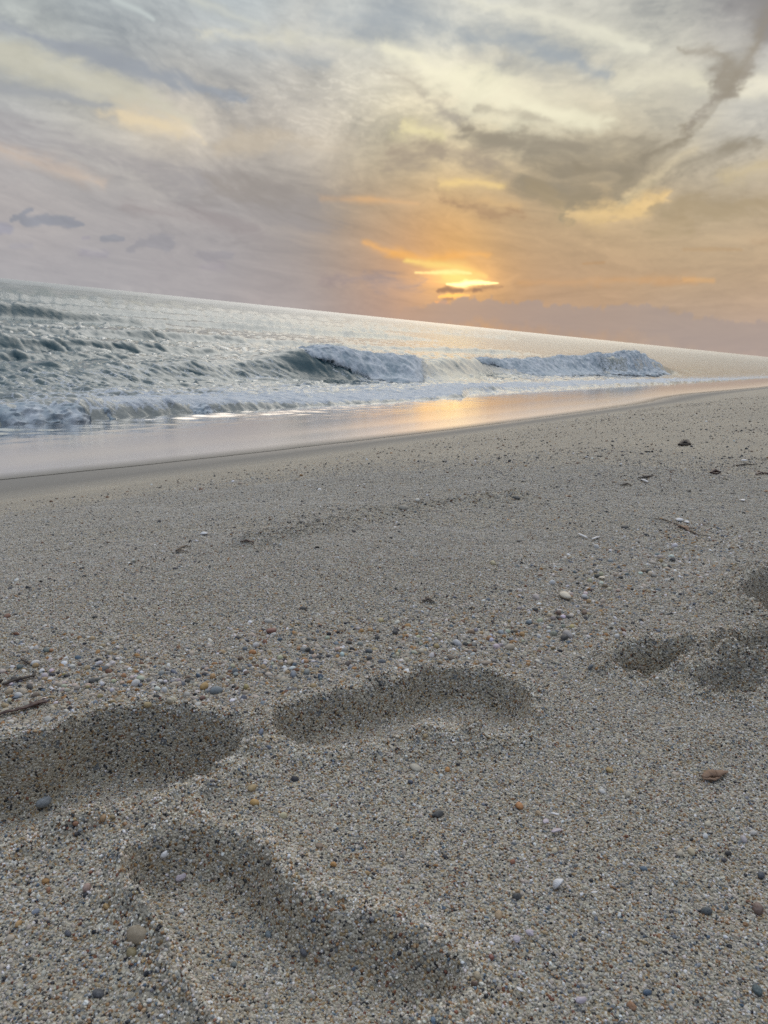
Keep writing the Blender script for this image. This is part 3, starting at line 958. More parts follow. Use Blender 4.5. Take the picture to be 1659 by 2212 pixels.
def sea_material():
    k = NT('sea_water')
    geo = k.n('NewGeometry')
    foam = k.attribute('foam').outputs['Fac']
    shal = k.attribute('shallow').outputs['Fac']
    far = k.attribute('far').outputs['Fac']
    mp = k.n('Mapping', {'Vector': geo.outputs['Position'], 'Rotation': (0, 0, -SH), 'Scale': (.55, 1.0, 1.0)})
    n1 = k.n('TexNoise', {'Vector': mp, 'Scale': 9.0, 'Detail': 5.0, 'Roughness': .62})
    n2 = k.n('TexNoise', {'Vector': mp, 'Scale': 1.4, 'Detail': 5.0, 'Roughness': .6})
    hgt = k.math('ADD', k.math('MULTIPLY', n1.outputs[0], .06), k.math('MULTIPLY', k.math('MULTIPLY', n2.outputs[0], .5), k.range(far, 1.3, 2.2, 0, 1)))
    bump = k.n('Bump', {'Height': hgt, 'Distance': 1.0, 'Strength': k.math('ADD', k.range(far, 1.2, 2.4, 0, .42), k.range(far, 1.0, 1.5, .30, .06))})
    base = k.mix(shal, (.014, .060, .078), (.30, .31, .29))  # paler shallows: turbid water, with light coming through the waves put into the colour
    lw = k.n('LayerWeight', {'Blend': .5, 'Normal': bump})
    fac = k.math('ADD', .03, k.math('MULTIPLY', k.math('POWER', lw.outputs['Facing'], 3.6), 1.0))
    deep = k.n('BsdfDiffuse', {'Color': base, 'Normal': bump})
    shine = k.n('BsdfGlossy', {'Color': (.89, .925, .94), 'Roughness': k.range(far, 1.0, 2.8, .05, .22), 'Normal': bump})
    p = k.n('MixShader', {0: fac, 1: deep, 2: shine})
    # lacy foam
    v1 = k.n('TexVoronoi', {'Vector': k.n('MixRGB', {0: .06, 1: geo.outputs['Position'], 2: n1.outputs['Color']}), 'Scale': 5.5}, feature='DISTANCE_TO_EDGE')
    v2 = k.n('TexVoronoi', {'Vector': geo.outputs['Position'], 'Scale': 17.0}, feature='DISTANCE_TO_EDGE')
    lace = k.math('ADD', k.range(v1.outputs['Distance'], .0, .16, .55, 0), k.range(v2.outputs['Distance'], 0, .2, .25, 0))
    n3 = k.n('TexNoise', {'Vector': mp, 'Scale': 2.6, 'Detail': 7.0, 'Roughness': .68})
    body = k.math('ADD', k.math('MULTIPLY', lace, .42), k.math('MULTIPLY', n3.outputs[0], .9))
    thr = k.math('SUBTRACT', 1.02, k.math('MULTIPLY', foam, .72))
    fm = k.range(k.math('SUBTRACT', body, thr), -.04, .16, 0, 1, True)
    fb = k.n('Bump', {'Height': k.math('ADD', n3.outputs[0], k.math('MULTIPLY', n1.outputs[0], .6)), 'Distance': .12, 'Strength': .8})
    fd = k.n('BsdfPrincipled', {'Base Color': (.62, .655, .70), 'Roughness': .6, 'Normal': fb, 'Specular IOR Level': .2})
    return k.done(k.n('MixShader', {0: fm, 1: p, 2: fd}))


sea = link('sea', me, sea_material())
sea['kind'] = 'structure'

# ------------------------------------------------------------------ loose grains lying on the sand
def grain_nodes(name, variants, shade_smooth, rough):
    """geometry nodes: a small rounded stone on every vertex; size, turn and colour come from the vertex"""
    g = bpy.data.node_groups.new(name, 'GeometryNodeTree')
    g.interface.new_socket('Geometry', in_out='INPUT', socket_type='NodeSocketGeometry')
    g.interface.new_socket('Geometry', in_out='OUTPUT', socket_type='NodeSocketGeometry')
    N, L = g.nodes.new, g.links.new
    gi, go = N('NodeGroupInput'), N('NodeGroupOutput')
    toinst = N('GeometryNodeGeometryToInstance')
    for i in range(variants):
        ico = N('GeometryNodeMeshIcoSphere')
        ico.inputs['Radius'].default_value = 1.0
        ico.inputs['Subdivisions'].default_value = 2
        sp = N('GeometryNodeSetPosition')
        rv = N('FunctionNodeRandomValue'); rv.data_type = 'FLOAT_VECTOR'
        rv.inputs[0].default_value = (-rough,) * 3
        rv.inputs[1].default_value = (rough,) * 3
        rv.inputs['Seed'].default_value = 11 + i
        L(ico.outputs['Mesh'], sp.inputs['Geometry'])
        L(rv.outputs[0], sp.inputs['Offset'])
        last = sp
        if shade_smooth:
            ss = N('GeometryNodeSetShadeSmooth'); L(sp.outputs[0], ss.inputs['Geometry']); last = ss
        L(last.outputs[0], toinst.inputs[0])
    iop = N('GeometryNodeInstanceOnPoints')
    L(gi.outputs[0], iop.inputs['Points'])
    L(toinst.outputs[0], iop.inputs['Instance'])
    iop.inputs['Pick Instance'].default_value = True

    def named(n, typ):
        a = N('GeometryNodeInputNamedAttribute'); a.data_type = typ
        a.inputs['Name'].default_value = n
        return a.outputs['Attribute']
    idx = N('FunctionNodeRandomValue'); idx.data_type = 'INT'
    idx.inputs[4].default_value = 0; idx.inputs[5].default_value = variants - 1
    L(idx.outputs[2], iop.inputs['Instance Index'])
    rot = named('turn', 'FLOAT_VECTOR')
    e2r = N('FunctionNodeEulerToRotation')
    L(rot, e2r.inputs[0]); L(e2r.outputs[0], iop.inputs['Rotation'])
    L(named('size', 'FLOAT_VECTOR'), iop.inputs['Scale'])
    sm = N('GeometryNodeSetMaterial')
    L(iop.outputs[0], sm.inputs['Geometry'])
    L(sm.outputs[0], go.inputs[0])
    return g, sm


def stone_material(name, source, rough, spec, detail, sss=0.0):
    k = NT(name)
    if source == 'instance':
        c = k.attribute('tint', 'INSTANCER').outputs['Color']
    else:
        c = k.n('ObjectInfo').outputs['Color']
    tc = k.n('TexCoord')
    oi = k.n('ObjectInfo')
    off = k.n('VectorMath', {0: tc.outputs['Object']}, operation='ADD')
    k.t.links.new(oi.outputs['Location'], off.inputs[1])
    if detail:
        n = k.n('TexNoise', {'Vector': off, 'Scale': detail, 'Detail': 5.0, 'Roughness': .65})
        n2 = k.n('TexNoise', {'Vector': off, 'Scale': detail * 5, 'Detail': 3.0})
        c = k.mix(k.range(n.outputs[0], .35, .7), k.mix(.28, c, (.10, .09, .08)), k.mix(.16, c, (.75, .72, .68)))
        b = k.n('Bump', {'Height': n2.outputs[0], 'Distance': .0006, 'Strength': .35})
        p = k.n('BsdfPrincipled', {'Base Color': c, 'Roughness': rough, 'Specular IOR Level': spec, 'Normal': b})
    else:
        p = k.n('BsdfPrincipled', {'Base Color': c, 'Roughness': rough, 'Specular IOR Level': spec})
    return k.done(p)


grain_mat = stone_material('sand_grain', 'instance', .42, .45, 0)
pebble_fill_mat = stone_material('small_pebble', 'instance', .5, .4, 0)
pebble_mat = stone_material('pebble_stone', 'object', .5, .4, 2.2)


def pick_colours(n, table):
    sh = np.array([g[0] for g in table]); sh = sh / sh.sum()
    cols = np.array([g[1] for g in table])
    i = rng.choice(len(table), n, p=sh)
    c = cols[i] * rng.uniform(.78, 1.2, (n, 1)) * rng.uniform(.96, 1.04, (n, 3))
    c = c * np.array([.94, .95, 1.01])
    return np.concatenate([np.clip(c, 0, .9), np.ones((n, 1))], 1)


def scatter(name, xy, rad, flat, table, mat, variants, smooth, rough, sink, calm=0.0):
    if not calm:                     # the feet came after the pebbles: none lie loose in the prints
        ok = clear_of_prints(xy[:, 0], xy[:, 1])
        xy, rad = xy[ok], rad[ok]
    n = len(xy)
    x, y = xy[:, 0], xy[:, 1]
    z = beach_h(x, y)
    nr = normal_at(x, y)
    sz = np.stack([rad * rng.uniform(.85, 1.3, n), rad * rng.uniform(.75, 1.05, n), rad * rng.uniform(flat[0], flat[1], n)], 1)
    pos = np.stack([x, y, z], 1) + nr * (sz[:, 2:3] * sink)
    turn = np.stack([rng.normal(0, .45, n) - nr[:, 1] * .8, rng.normal(0, .45, n) + nr[:, 0] * .8, rng.uniform(0, 6.28, n)], 1)
    me = bpy.data.meshes.new(name)
    me.vertices.add(n)
    me.vertices.foreach_set('co', pos.astype(np.float32).ravel())
    attr(me, 'size', sz, 'FLOAT_VECTOR')
    attr(me, 'turn', turn, 'FLOAT_VECTOR')
    tint = pick_colours(n, table)
    k = calm * sstep(.8, 2.4, np.hypot(x, y))[:, None]          # finer, better mixed sand lower down the beach
    k = k * (tint[:, :3].max(1, keepdims=True) > .2)
    tint[:, :3] = tint[:, :3] * (1 - k) + np.array([.56, .525, .465]) * k
    if calm:
        tint[:, :3] = np.clip(tint[:, :3] * (1 + .34 * rim_at(x, y)[:, None]), 0, .9)  # rims tinted paler: dry crumbs, plus the light they catch put into the colour
    attr(me, 'tint', tint, 'FLOAT_COLOR')
    me.update()
    o = link(name, me)
    g, sm = grain_nodes(name + '_nodes', variants, smooth, rough)
    sm.inputs['Material'].default_value = mat
    mod = o.modifiers.new('grains', 'NODES')
    mod.node_group = g
    o['kind'] = 'stuff'
    return o


def sector(r0, r1, a0, a1, dens):
    n = int(.5 * (r1 ** 2 - r0 ** 2) * math.radians(a1 - a0) * dens)
    r = np.sqrt(rng.uniform(r0 ** 2, r1 ** 2, n))
    a = np.radians(rng.uniform(a0, a1, n))
    return np.stack([r * np.sin(a), r * np.cos(a)], 1)


def band_distance(xy, path, wob=.05, seed=300):
    q = ground_xy(path)
    x, y = xy[:, 0], xy[:, 1]
    d = np.full(len(x), 99.)
    for (x0, y0), (x1, y1) in zip(q[:-1], q[1:]):
        ex, ey = x1 - x0, y1 - y0
        t = np.clip(((x - x0) * ex + (y - y0) * ey) / (ex * ex + ey * ey), 0, 1)
        d = np.minimum(d, np.hypot(x - x0 - t * ex, y - y0 - t * ey))
    return np.abs(d + wob * (fbm(x * 5, y * 5, 3, seed) - .5))


BAND = [(-160, 1475), (0, 1470), (150, 1475), (300, 1470), (450, 1468), (640, 1430), (800, 1405), (950, 1395), (1100, 1375), (1220, 1340), (1290, 1290), (1380, 1240), (1460, 1195), (1520, 1160)]
WRACK = [(150, 1230), (300, 1205), (430, 1185), (560, 1170), (680, 1150), (800, 1112), (900, 1098), (1010, 1085), (1120, 1078), (1300, 1052), (1420, 1036), (1659, 1000)]

xy_l, rad_l = [], []
for r0, r1, dens, m, sg in [(.26, 1.0, 330e3, .00082, .26), (1.0, 1.75, 210e3, .00095, .28), (1.75, 3.0, 62e3, .00125, .3), (3.0, 4.2, 16e3, .0017, .3)]:
    p = sector(r0, r1, -37, 46, dens)
    xy_l.append(p)
    rad_l.append(np.clip(m * np.exp(rng.normal(0, sg, len(p))), .0004, .0024))
xy, rad = np.concatenate(xy_l), np.concatenate(rad_l)
v_ = to_uv(xy[:, 0], xy[:, 1])[1]
keep = rng.random(len(xy)) > np.maximum(sstep(1.3, 3.2, v_), sstep(2.2, 4.2, np.hypot(xy[:, 0], xy[:, 1])))
print('grains', keep.sum())
scatter('sand_grains', xy[keep], rad[keep], (.7, 1.0), GRAINS, grain_mat, 6, False, .16, .35, .6)

PEB = [(.31, (.47, .40, .305)), (.12, (.62, .57, .50)), (.14, (.38, .28, .155)), (.07, (.38, .20, .07)), (.05, (.18, .085, .045)),
       (.09, (.04, .04, .045)), (.07, (.19, .21, .23)), (.09, (.26, .245, .215)), (.04, (.78, .76, .74)), (.02, (.09, .13, .17))]
xy_l, rad_l = [], []
p = sector(.5, 3.6, -38, 46, 17000)
d = band_distance(p, BAND)
r_ = np.hypot(p[:, 0], p[:, 1])
w = sstep(.22, .03, d) * (.35 + 1.1 * fbm(p[:, 0] * 9, p[:, 1] * 9, 3, 305))
k_ = rng.random(len(p)) < .9 * w
xy_l.append(p[k_]); rad_l.append(np.clip(.0024 * np.exp(rng.normal(0, .33, k_.sum())), .0014, .0042))
p = sector(.35, 3.2, -38, 46, 900)                                             # odd ones everywhere
xy_l.append(p); rad_l.append(np.clip(.0016 * np.exp(rng.normal(0, .3, len(p))), .001, .0036))
print('small pebbles', sum(len(q) for q in xy_l))
scatter('scattered_pebbles', np.concatenate(xy_l), np.concatenate(rad_l), (.45, .8), PEB, pebble_fill_mat, 6, True, .10, .22)
xy_l, rad_l = [], []
# the darker gravel of the last tide line and of the open sand beyond it
GRAVEL = [(.34, (.05, .05, .05)), (.18, (.16, .15, .14)), (.12, (.17, .09, .05)), (.12, (.30, .27, .22)), (.12, (.44, .38, .29)), (.07, (.72, .70, .66)), (.05, (.36, .20, .08))]
p = sector(1.0, 8.5, -38, 46, 2800)
d = band_distance(p, WRACK, .3, 310)
u_, v_ = to_uv(p[:, 0], p[:, 1])
k_ = (rng.random(len(p)) < .07 + .9 * sstep(.26, .02, d)) & (rng.random(len(p)) > sstep(2.4, 3.7, v_))
xy_l.append(p[k_]); rad_l.append(np.clip(.0022 * np.exp(rng.normal(0, .36, k_.sum())), .0013, .006))
p = sector(2.2, 14, -34, 44, 420)
u_, v_ = to_uv(p[:, 0], p[:, 1])
k_ = (rng.random(len(p)) > sstep(2.2, 3.8, v_)) & (rng.random(len(p)) < .25 + 1.2 * (fbm(p[:, 0] * .9, p[:, 1] * .9, 3, 320) - .35))
xy_l.append(p[k_]); rad_l.append(np.clip(.0035 * np.exp(rng.normal(0, .4, k_.sum())), .002, .010))
xy, rad = np.concatenate(xy_l), np.concatenate(rad_l)
scatter('tide_line_gravel', xy, rad, (.4, .7), GRAVEL, pebble_fill_mat, 6, True, .07, .35)

# ------------------------------------------------------------------ white water of the breaking waves
def foam_material():
    k = NT('sea_foam')
    geo = k.n('NewGeometry')
    n = k.n('TexNoise', {'Vector': geo.outputs['Position'], 'Scale': 7.0, 'Detail': 7.0, 'Roughness': .68})
    v = k.n('TexVoronoi', {'Vector': geo.outputs['Position'], 'Scale': 16.0})
    b = k.n('Bump', {'Height': k.math('ADD', n.outputs[0], k.math('MULTIPLY', v.outputs['Distance'], .2)), 'Distance': .03, 'Strength': .45})
    thin = k.attribute('thin').outputs['Fac']
    hole = k.range(k.math('SUBTRACT', n.outputs[0], k.math('MULTIPLY', thin, .66)), -.06, .30, 0, 1, True)
    ns = k.n('TexNoise', {'Vector': geo.outputs['Position'], 'Scale': 2.6, 'Detail': 7.0, 'Roughness': .7})
    fc = k.mix(k.range(ns.outputs[0], .38, .60), (.30, .37, .42), (.66, .69, .73))
    white = k.n('BsdfPrincipled', {'Base Color': fc, 'Roughness': .65, 'Normal': b, 'Specular IOR Level': .2})
    clear = k.n('BsdfTransparent')
    return k.done(k.n('MixShader', {0: hole, 1: clear, 2: white}))


foam_mat = foam_material()
drop_mat = NT('spray_drop')
drop_mat = drop_mat.done(drop_mat.n('BsdfPrincipled', {'Base Color': (.66, .69, .73), 'Roughness': .4}))
OCT = np.array([(1, 0, 0), (-1, 0, 0), (0, 1, 0), (0, -1, 0), (0, 0, 1), (0, 0, -1)], float)
OCTF = np.array([(0, 2, 4), (2, 1, 4), (1, 3, 4), (3, 0, 4), (2, 0, 5), (1, 2, 5), (3, 1, 5), (0, 3, 5)])


def droplets(name, pos, rad, parent):
    n = len(pos)
    v = pos[:, None, :] + OCT[None] * rad[:, None, None] * rng.uniform(.6, 1.4, (n, 6, 1))
    f = OCTF[None] + 6 * np.arange(n)[:, None, None]
    o = link(name, mesh_np(name, v.reshape(-1, 3), f.reshape(-1, 3)), drop_mat, parent)
    o['kind'] = 'stuff'
    return o


def billow(a, b, oct, seed):
    s, amp, t = 0, 1.0, 0
    for i in range(oct):
        s = s + amp * (1 - np.abs(2 * vnoise(a, b, seed + i) - 1)) ** 1.5
        t += amp; amp *= .55
        a, b = a * 1.93 + 3.1, b * 1.93 + 1.7
    return s / t


def breaker(ua, ub, label, group, seed, full, nu=420, push=0.0, shear=1.6):
    """the white water of a peeling breaker: a thin lip at ua, the whole face from `full` metres further on"""
    us = np.linspace(ua, ub, nu)
    ts = np.linspace(0, 1, 56)
    U, T = np.meshgrid(us, ts, indexing='ij')
    h = breaker_h(U)
    g = np.clip((U - ua) / full, 0, 1) ** 1.15
    tail = sstep(ub, ub - .16 * (ub - ua), U)
    toe = fbm(U * 1.1, U * 0 + seed, 4, seed) - .5
    s_lo = -.30 - 1.45 * g + .55 * toe * g
    s_hi = .35 + .25 * (fbm(U * 1.4, U * 0 + 2., 3, seed + 5) - .5)
    S = s_lo + (s_hi - s_lo) * T
    U = U + shear * np.minimum(S, 0) * g
    h = breaker_h(U)
    face = np.where(S < 0, sstep(-1.15, 0, S) ** 1.3, np.exp(-(np.maximum(S, 0) / 1.5) ** 2))
    roll = np.sin(np.pi * np.clip(T, 0, 1)) ** .55
    lump = billow(U * 1.15, S * 1.9 + U * .2, 3, seed + 3)
    mid = billow(U * 3.4, S * 4.5, 3, seed + 9)
    fine = fbm(U * 11, S * 13, 3, seed + 12)
    th = (.05 + .26 * h) * roll * (.55 + .6 * lump + .2 * (mid - .4)) * (.55 + .45 * g) * (.25 + .75 * tail)
    th = th + .10 * h * roll * np.exp(-((T - .86) / .12) ** 2) * (.4 + mid)
    Z = SEA_Z + face * h * (.97 + .03 * tail) - .10 * h * np.exp(-((S + 1.7) / .7) ** 2) - .05 * sstep(.25, 0, T) + th + .025 * h * (fine - .5) * roll - .03
    Z = Z - .16 * h * sstep(.06, 0, (us[:, None] - ua) / (ub - ua))
    V = crest_v(U) + S - .35 * th * (1 - T) - .10 * (mid - .4) * roll * h + push
    U2 = U + .12 * (fbm(U * 3, S * 3, 2, seed + 20) - .5)
    x, y = from_uv(U2, V)
    me = mesh_np('breaking_wave', np.stack([x, y, Z], -1).reshape(-1, 3), grid_faces(nu, len(ts)))
    lipend = sstep(.06, 0, (U - ua) / (ub - ua))
    attr(me, 'thin', np.clip(np.maximum.reduce([lipend, 1 - tail ** .7, sstep(.26, 0, T) * .95, sstep(.88, 1, T) * .95]), 0, 1))
    o = tag(link('breaking_wave', me, foam_mat), label, 'wave', group)
    n = int(420 * (ub - ua))              # spray thrown up along the crest
    i = rng.integers(0, nu, n); j = np.clip(rng.normal(44, 8, n), 4, 54).astype(int)
    P = np.stack([x[i, j], y[i, j], Z[i, j]], 1)
    hh = h[i, j] * tail[i, j] * (.3 + 1.2 * vnoise(us[i] * 2.2, us[i] * 0 + .5, seed + 30))
    up = rng.exponential(.075, n) * hh * (1 + 1.4 * (us[i] - ua < 1.6))
    P[:, 2] += up
    P[:, :2] += rng.normal(0, .10, (n, 2)) + np.outer(up * 1.1, VD)
    droplets('spray', P, rng.uniform(.002, .007, n), o)
    return o


breaker(16.0, 22.0, 'short peeling breaker with dark green hollow face left of the sun', 'waves breaking off the beach', 400, 4.6)
breaker(26.8, 42.5, 'long low roller of white water right of the sun', 'waves breaking off the beach', 430, 7.0, 700, 0.0, 1.2)
breaker(40.5, 56.0, 'tallest white breaker hump at the far right end of the surf', 'waves breaking off the beach', 460, 2.5, 520, .25, 2.2)


def shorebreak(ua, ub, label, seed):
    us = np.linspace(ua, ub, 420)
    ts = np.linspace(0, 1, 34)
    U, T = np.meshgrid(us, ts, indexing='ij')
    sh = np.interp(U, S_U, S_H, left=.1, right=0)
    env = np.minimum(sstep(ua, ua + .5, U), sstep(ub, ub - .8, U))
    ragg = sstep(.30, .50, fbm(U * 1.4, U * 0 + .7, 3, 270))
    pv = np.interp(T, [0, .3, .6, .85, 1], [-.42, -.34, -.18, .02, .30])
    pz = np.interp(T, [0, .3, .6, .85, 1], [.02, .35, .80, 1.02, .90])
    V = shore_v(U) + .25 + pv * 1.0
    lump = billow(U * 5, V * 6 + T * 2, 4, seed)
    thin = np.clip(np.maximum.reduce([1 - env, 1 - ragg * sstep(-.2, .4, T - .9 + 1.1 * ragg), sstep(.9, 1, T) * .7]), 0, 1)
    Z = SEA_Z + .03 - .22 * thin + sh * pz + .06 * (lump - .35) * np.sin(np.pi * T) ** .5 * (.3 + ragg)
    V = V - .10 * (lump - .4)
    x, y = from_uv(U, V)
    me = mesh_np('breaking_wave', np.stack([x, y, Z], -1).reshape(-1, 3), grid_faces(len(us), len(ts)))
    attr(me, 'thin', np.clip(thin, 0, 1))
    o = tag(link('breaking_wave', me, foam_mat), label, 'wave', 'waves breaking off the beach')
    n = 500
    i = rng.integers(0, len(us), n); j = rng.integers(8, 34, n)
    P = np.stack([x[i, j], y[i, j], Z[i, j] + rng.exponential(.015, n)], 1)
    P = P[ragg[i, j] > .4]
    droplets('spray', P, rng.uniform(.002, .006, len(P)), o)


shorebreak(-2, 9.6, 'small glassy shore break with white lip at the left edge', 500)

# ------------------------------------------------------------------ single pebbles, shells, weed and driftwood


def stone_mesh(seed, sub=3, rough=.22, angular=0.0):
    bm = bmesh.new()
    bmesh.ops.create_icosphere(bm, subdivisions=sub, radius=1.0)
    g = np.random.default_rng(seed)
    dirs = g.normal(size=(7, 3)); dirs /= np.linalg.norm(dirs, axis=1)[:, None]
    amp = g.uniform(-rough, rough, 7)
    for v in bm.verts:
        d = np.array(v.co)
        s = 1 + sum(a * max(0, d @ q) ** 2 for a, q in zip(amp, dirs))
        if angular:
            for q, c in zip(dirs, g.permutation(7)):
                t = d @ q * s
                lim = .80 - .02 * c
                if t > lim:
                    s *= 1 - angular * (1 - lim / t)
        v.co = Vector(d * s)
    for f in bm.faces:
        f.smooth = True
    me = bpy.data.meshes.new('pebble')
    bm.to_mesh(me); bm.free()
    me.materials.append(pebble_mat)
    return me


ANCHORS = []
CUT = (' standing', ' lying', ' between', ',', ' below', ' with', ' lowest', ' on ', ' left', ' in ', ' alone', ' just', ' near', ' above', ' at ', ' far', ' behind',
       ' beside', ' upslope', ' right', ' touching', ' leaning', ' under', ' inside')
ROUND = [stone_mesh(20 + i, 3, .22) for i in range(5)]
CHUNK = [stone_mesh(40 + i, 3, .3, .85) for i in range(4)]
FILL = [stone_mesh(60 + i, 2, .22) for i in range(6)]          # 80 triangles each, shared


def at(px, py):
    p = ground_at(px, py)
    # follow the marked surface: walk along the sight line until it meets the real height
    d = ray(px, py)
    t = np.linspace(.88, 1.18, 260) * (p @ F_)
    q = t[:, None] * d
    hit = q[:, 2] < beach_h(q[:, 0], q[:, 1])
    k = int(np.argmax(hit)) if hit.any() else 104
    x, y = q[k, :2]
    return x, y, float(beach_h(np.array([x]), np.array([y]))[0]), float(t[k])


def settle(o, x, y, z, turn, lean=.1):
    n = normal_at(np.array([x]), np.array([y]), .008)[0]
    base = Vector(n).to_track_quat('Z', 'Y').to_matrix().to_4x4()
    base = base @ Matrix.Rotation(turn, 4, 'Z') @ Matrix.Rotation(random.uniform(-lean, lean), 4, 'X')
    o.matrix_world = Matrix.Translation((x, y, z)) @ base @ o.matrix_world


def pebble(px, py, w, flat, colour, label, group=None, shape='round', asp=.75, me=None, name='pebble', up=.30):
    """w: width in the photograph; flat: height as a share of the width"""
    x, y, z, dep = at(px, py)
    a = w * dep / PF / 2 * 1.08
    me = me or random.choice(ROUND if shape == 'round' else CHUNK)
    o = link(name, me)
    o.color = (*colour, 1)
    b, c = a * asp, max(a * flat, a * .2)
    turn = math.atan2(R_[1], R_[0]) + random.uniform(-.35, .35)
    o.matrix_world = Matrix.Diagonal((a, b, c, 1))
    n = normal_at(np.array([x]), np.array([y]), .008)[0]
    settle(o, x + n[0] * c * up, y + n[1] * c * up, z + n[2] * c * up + .0008, turn)
    if group is None:
        k = min([label.find(c) for c in CUT if label.find(c) > 0] + [len(label)])
        ANCHORS.append((label[:k], px, py))
    return tag(o, label, 'pebble', group)


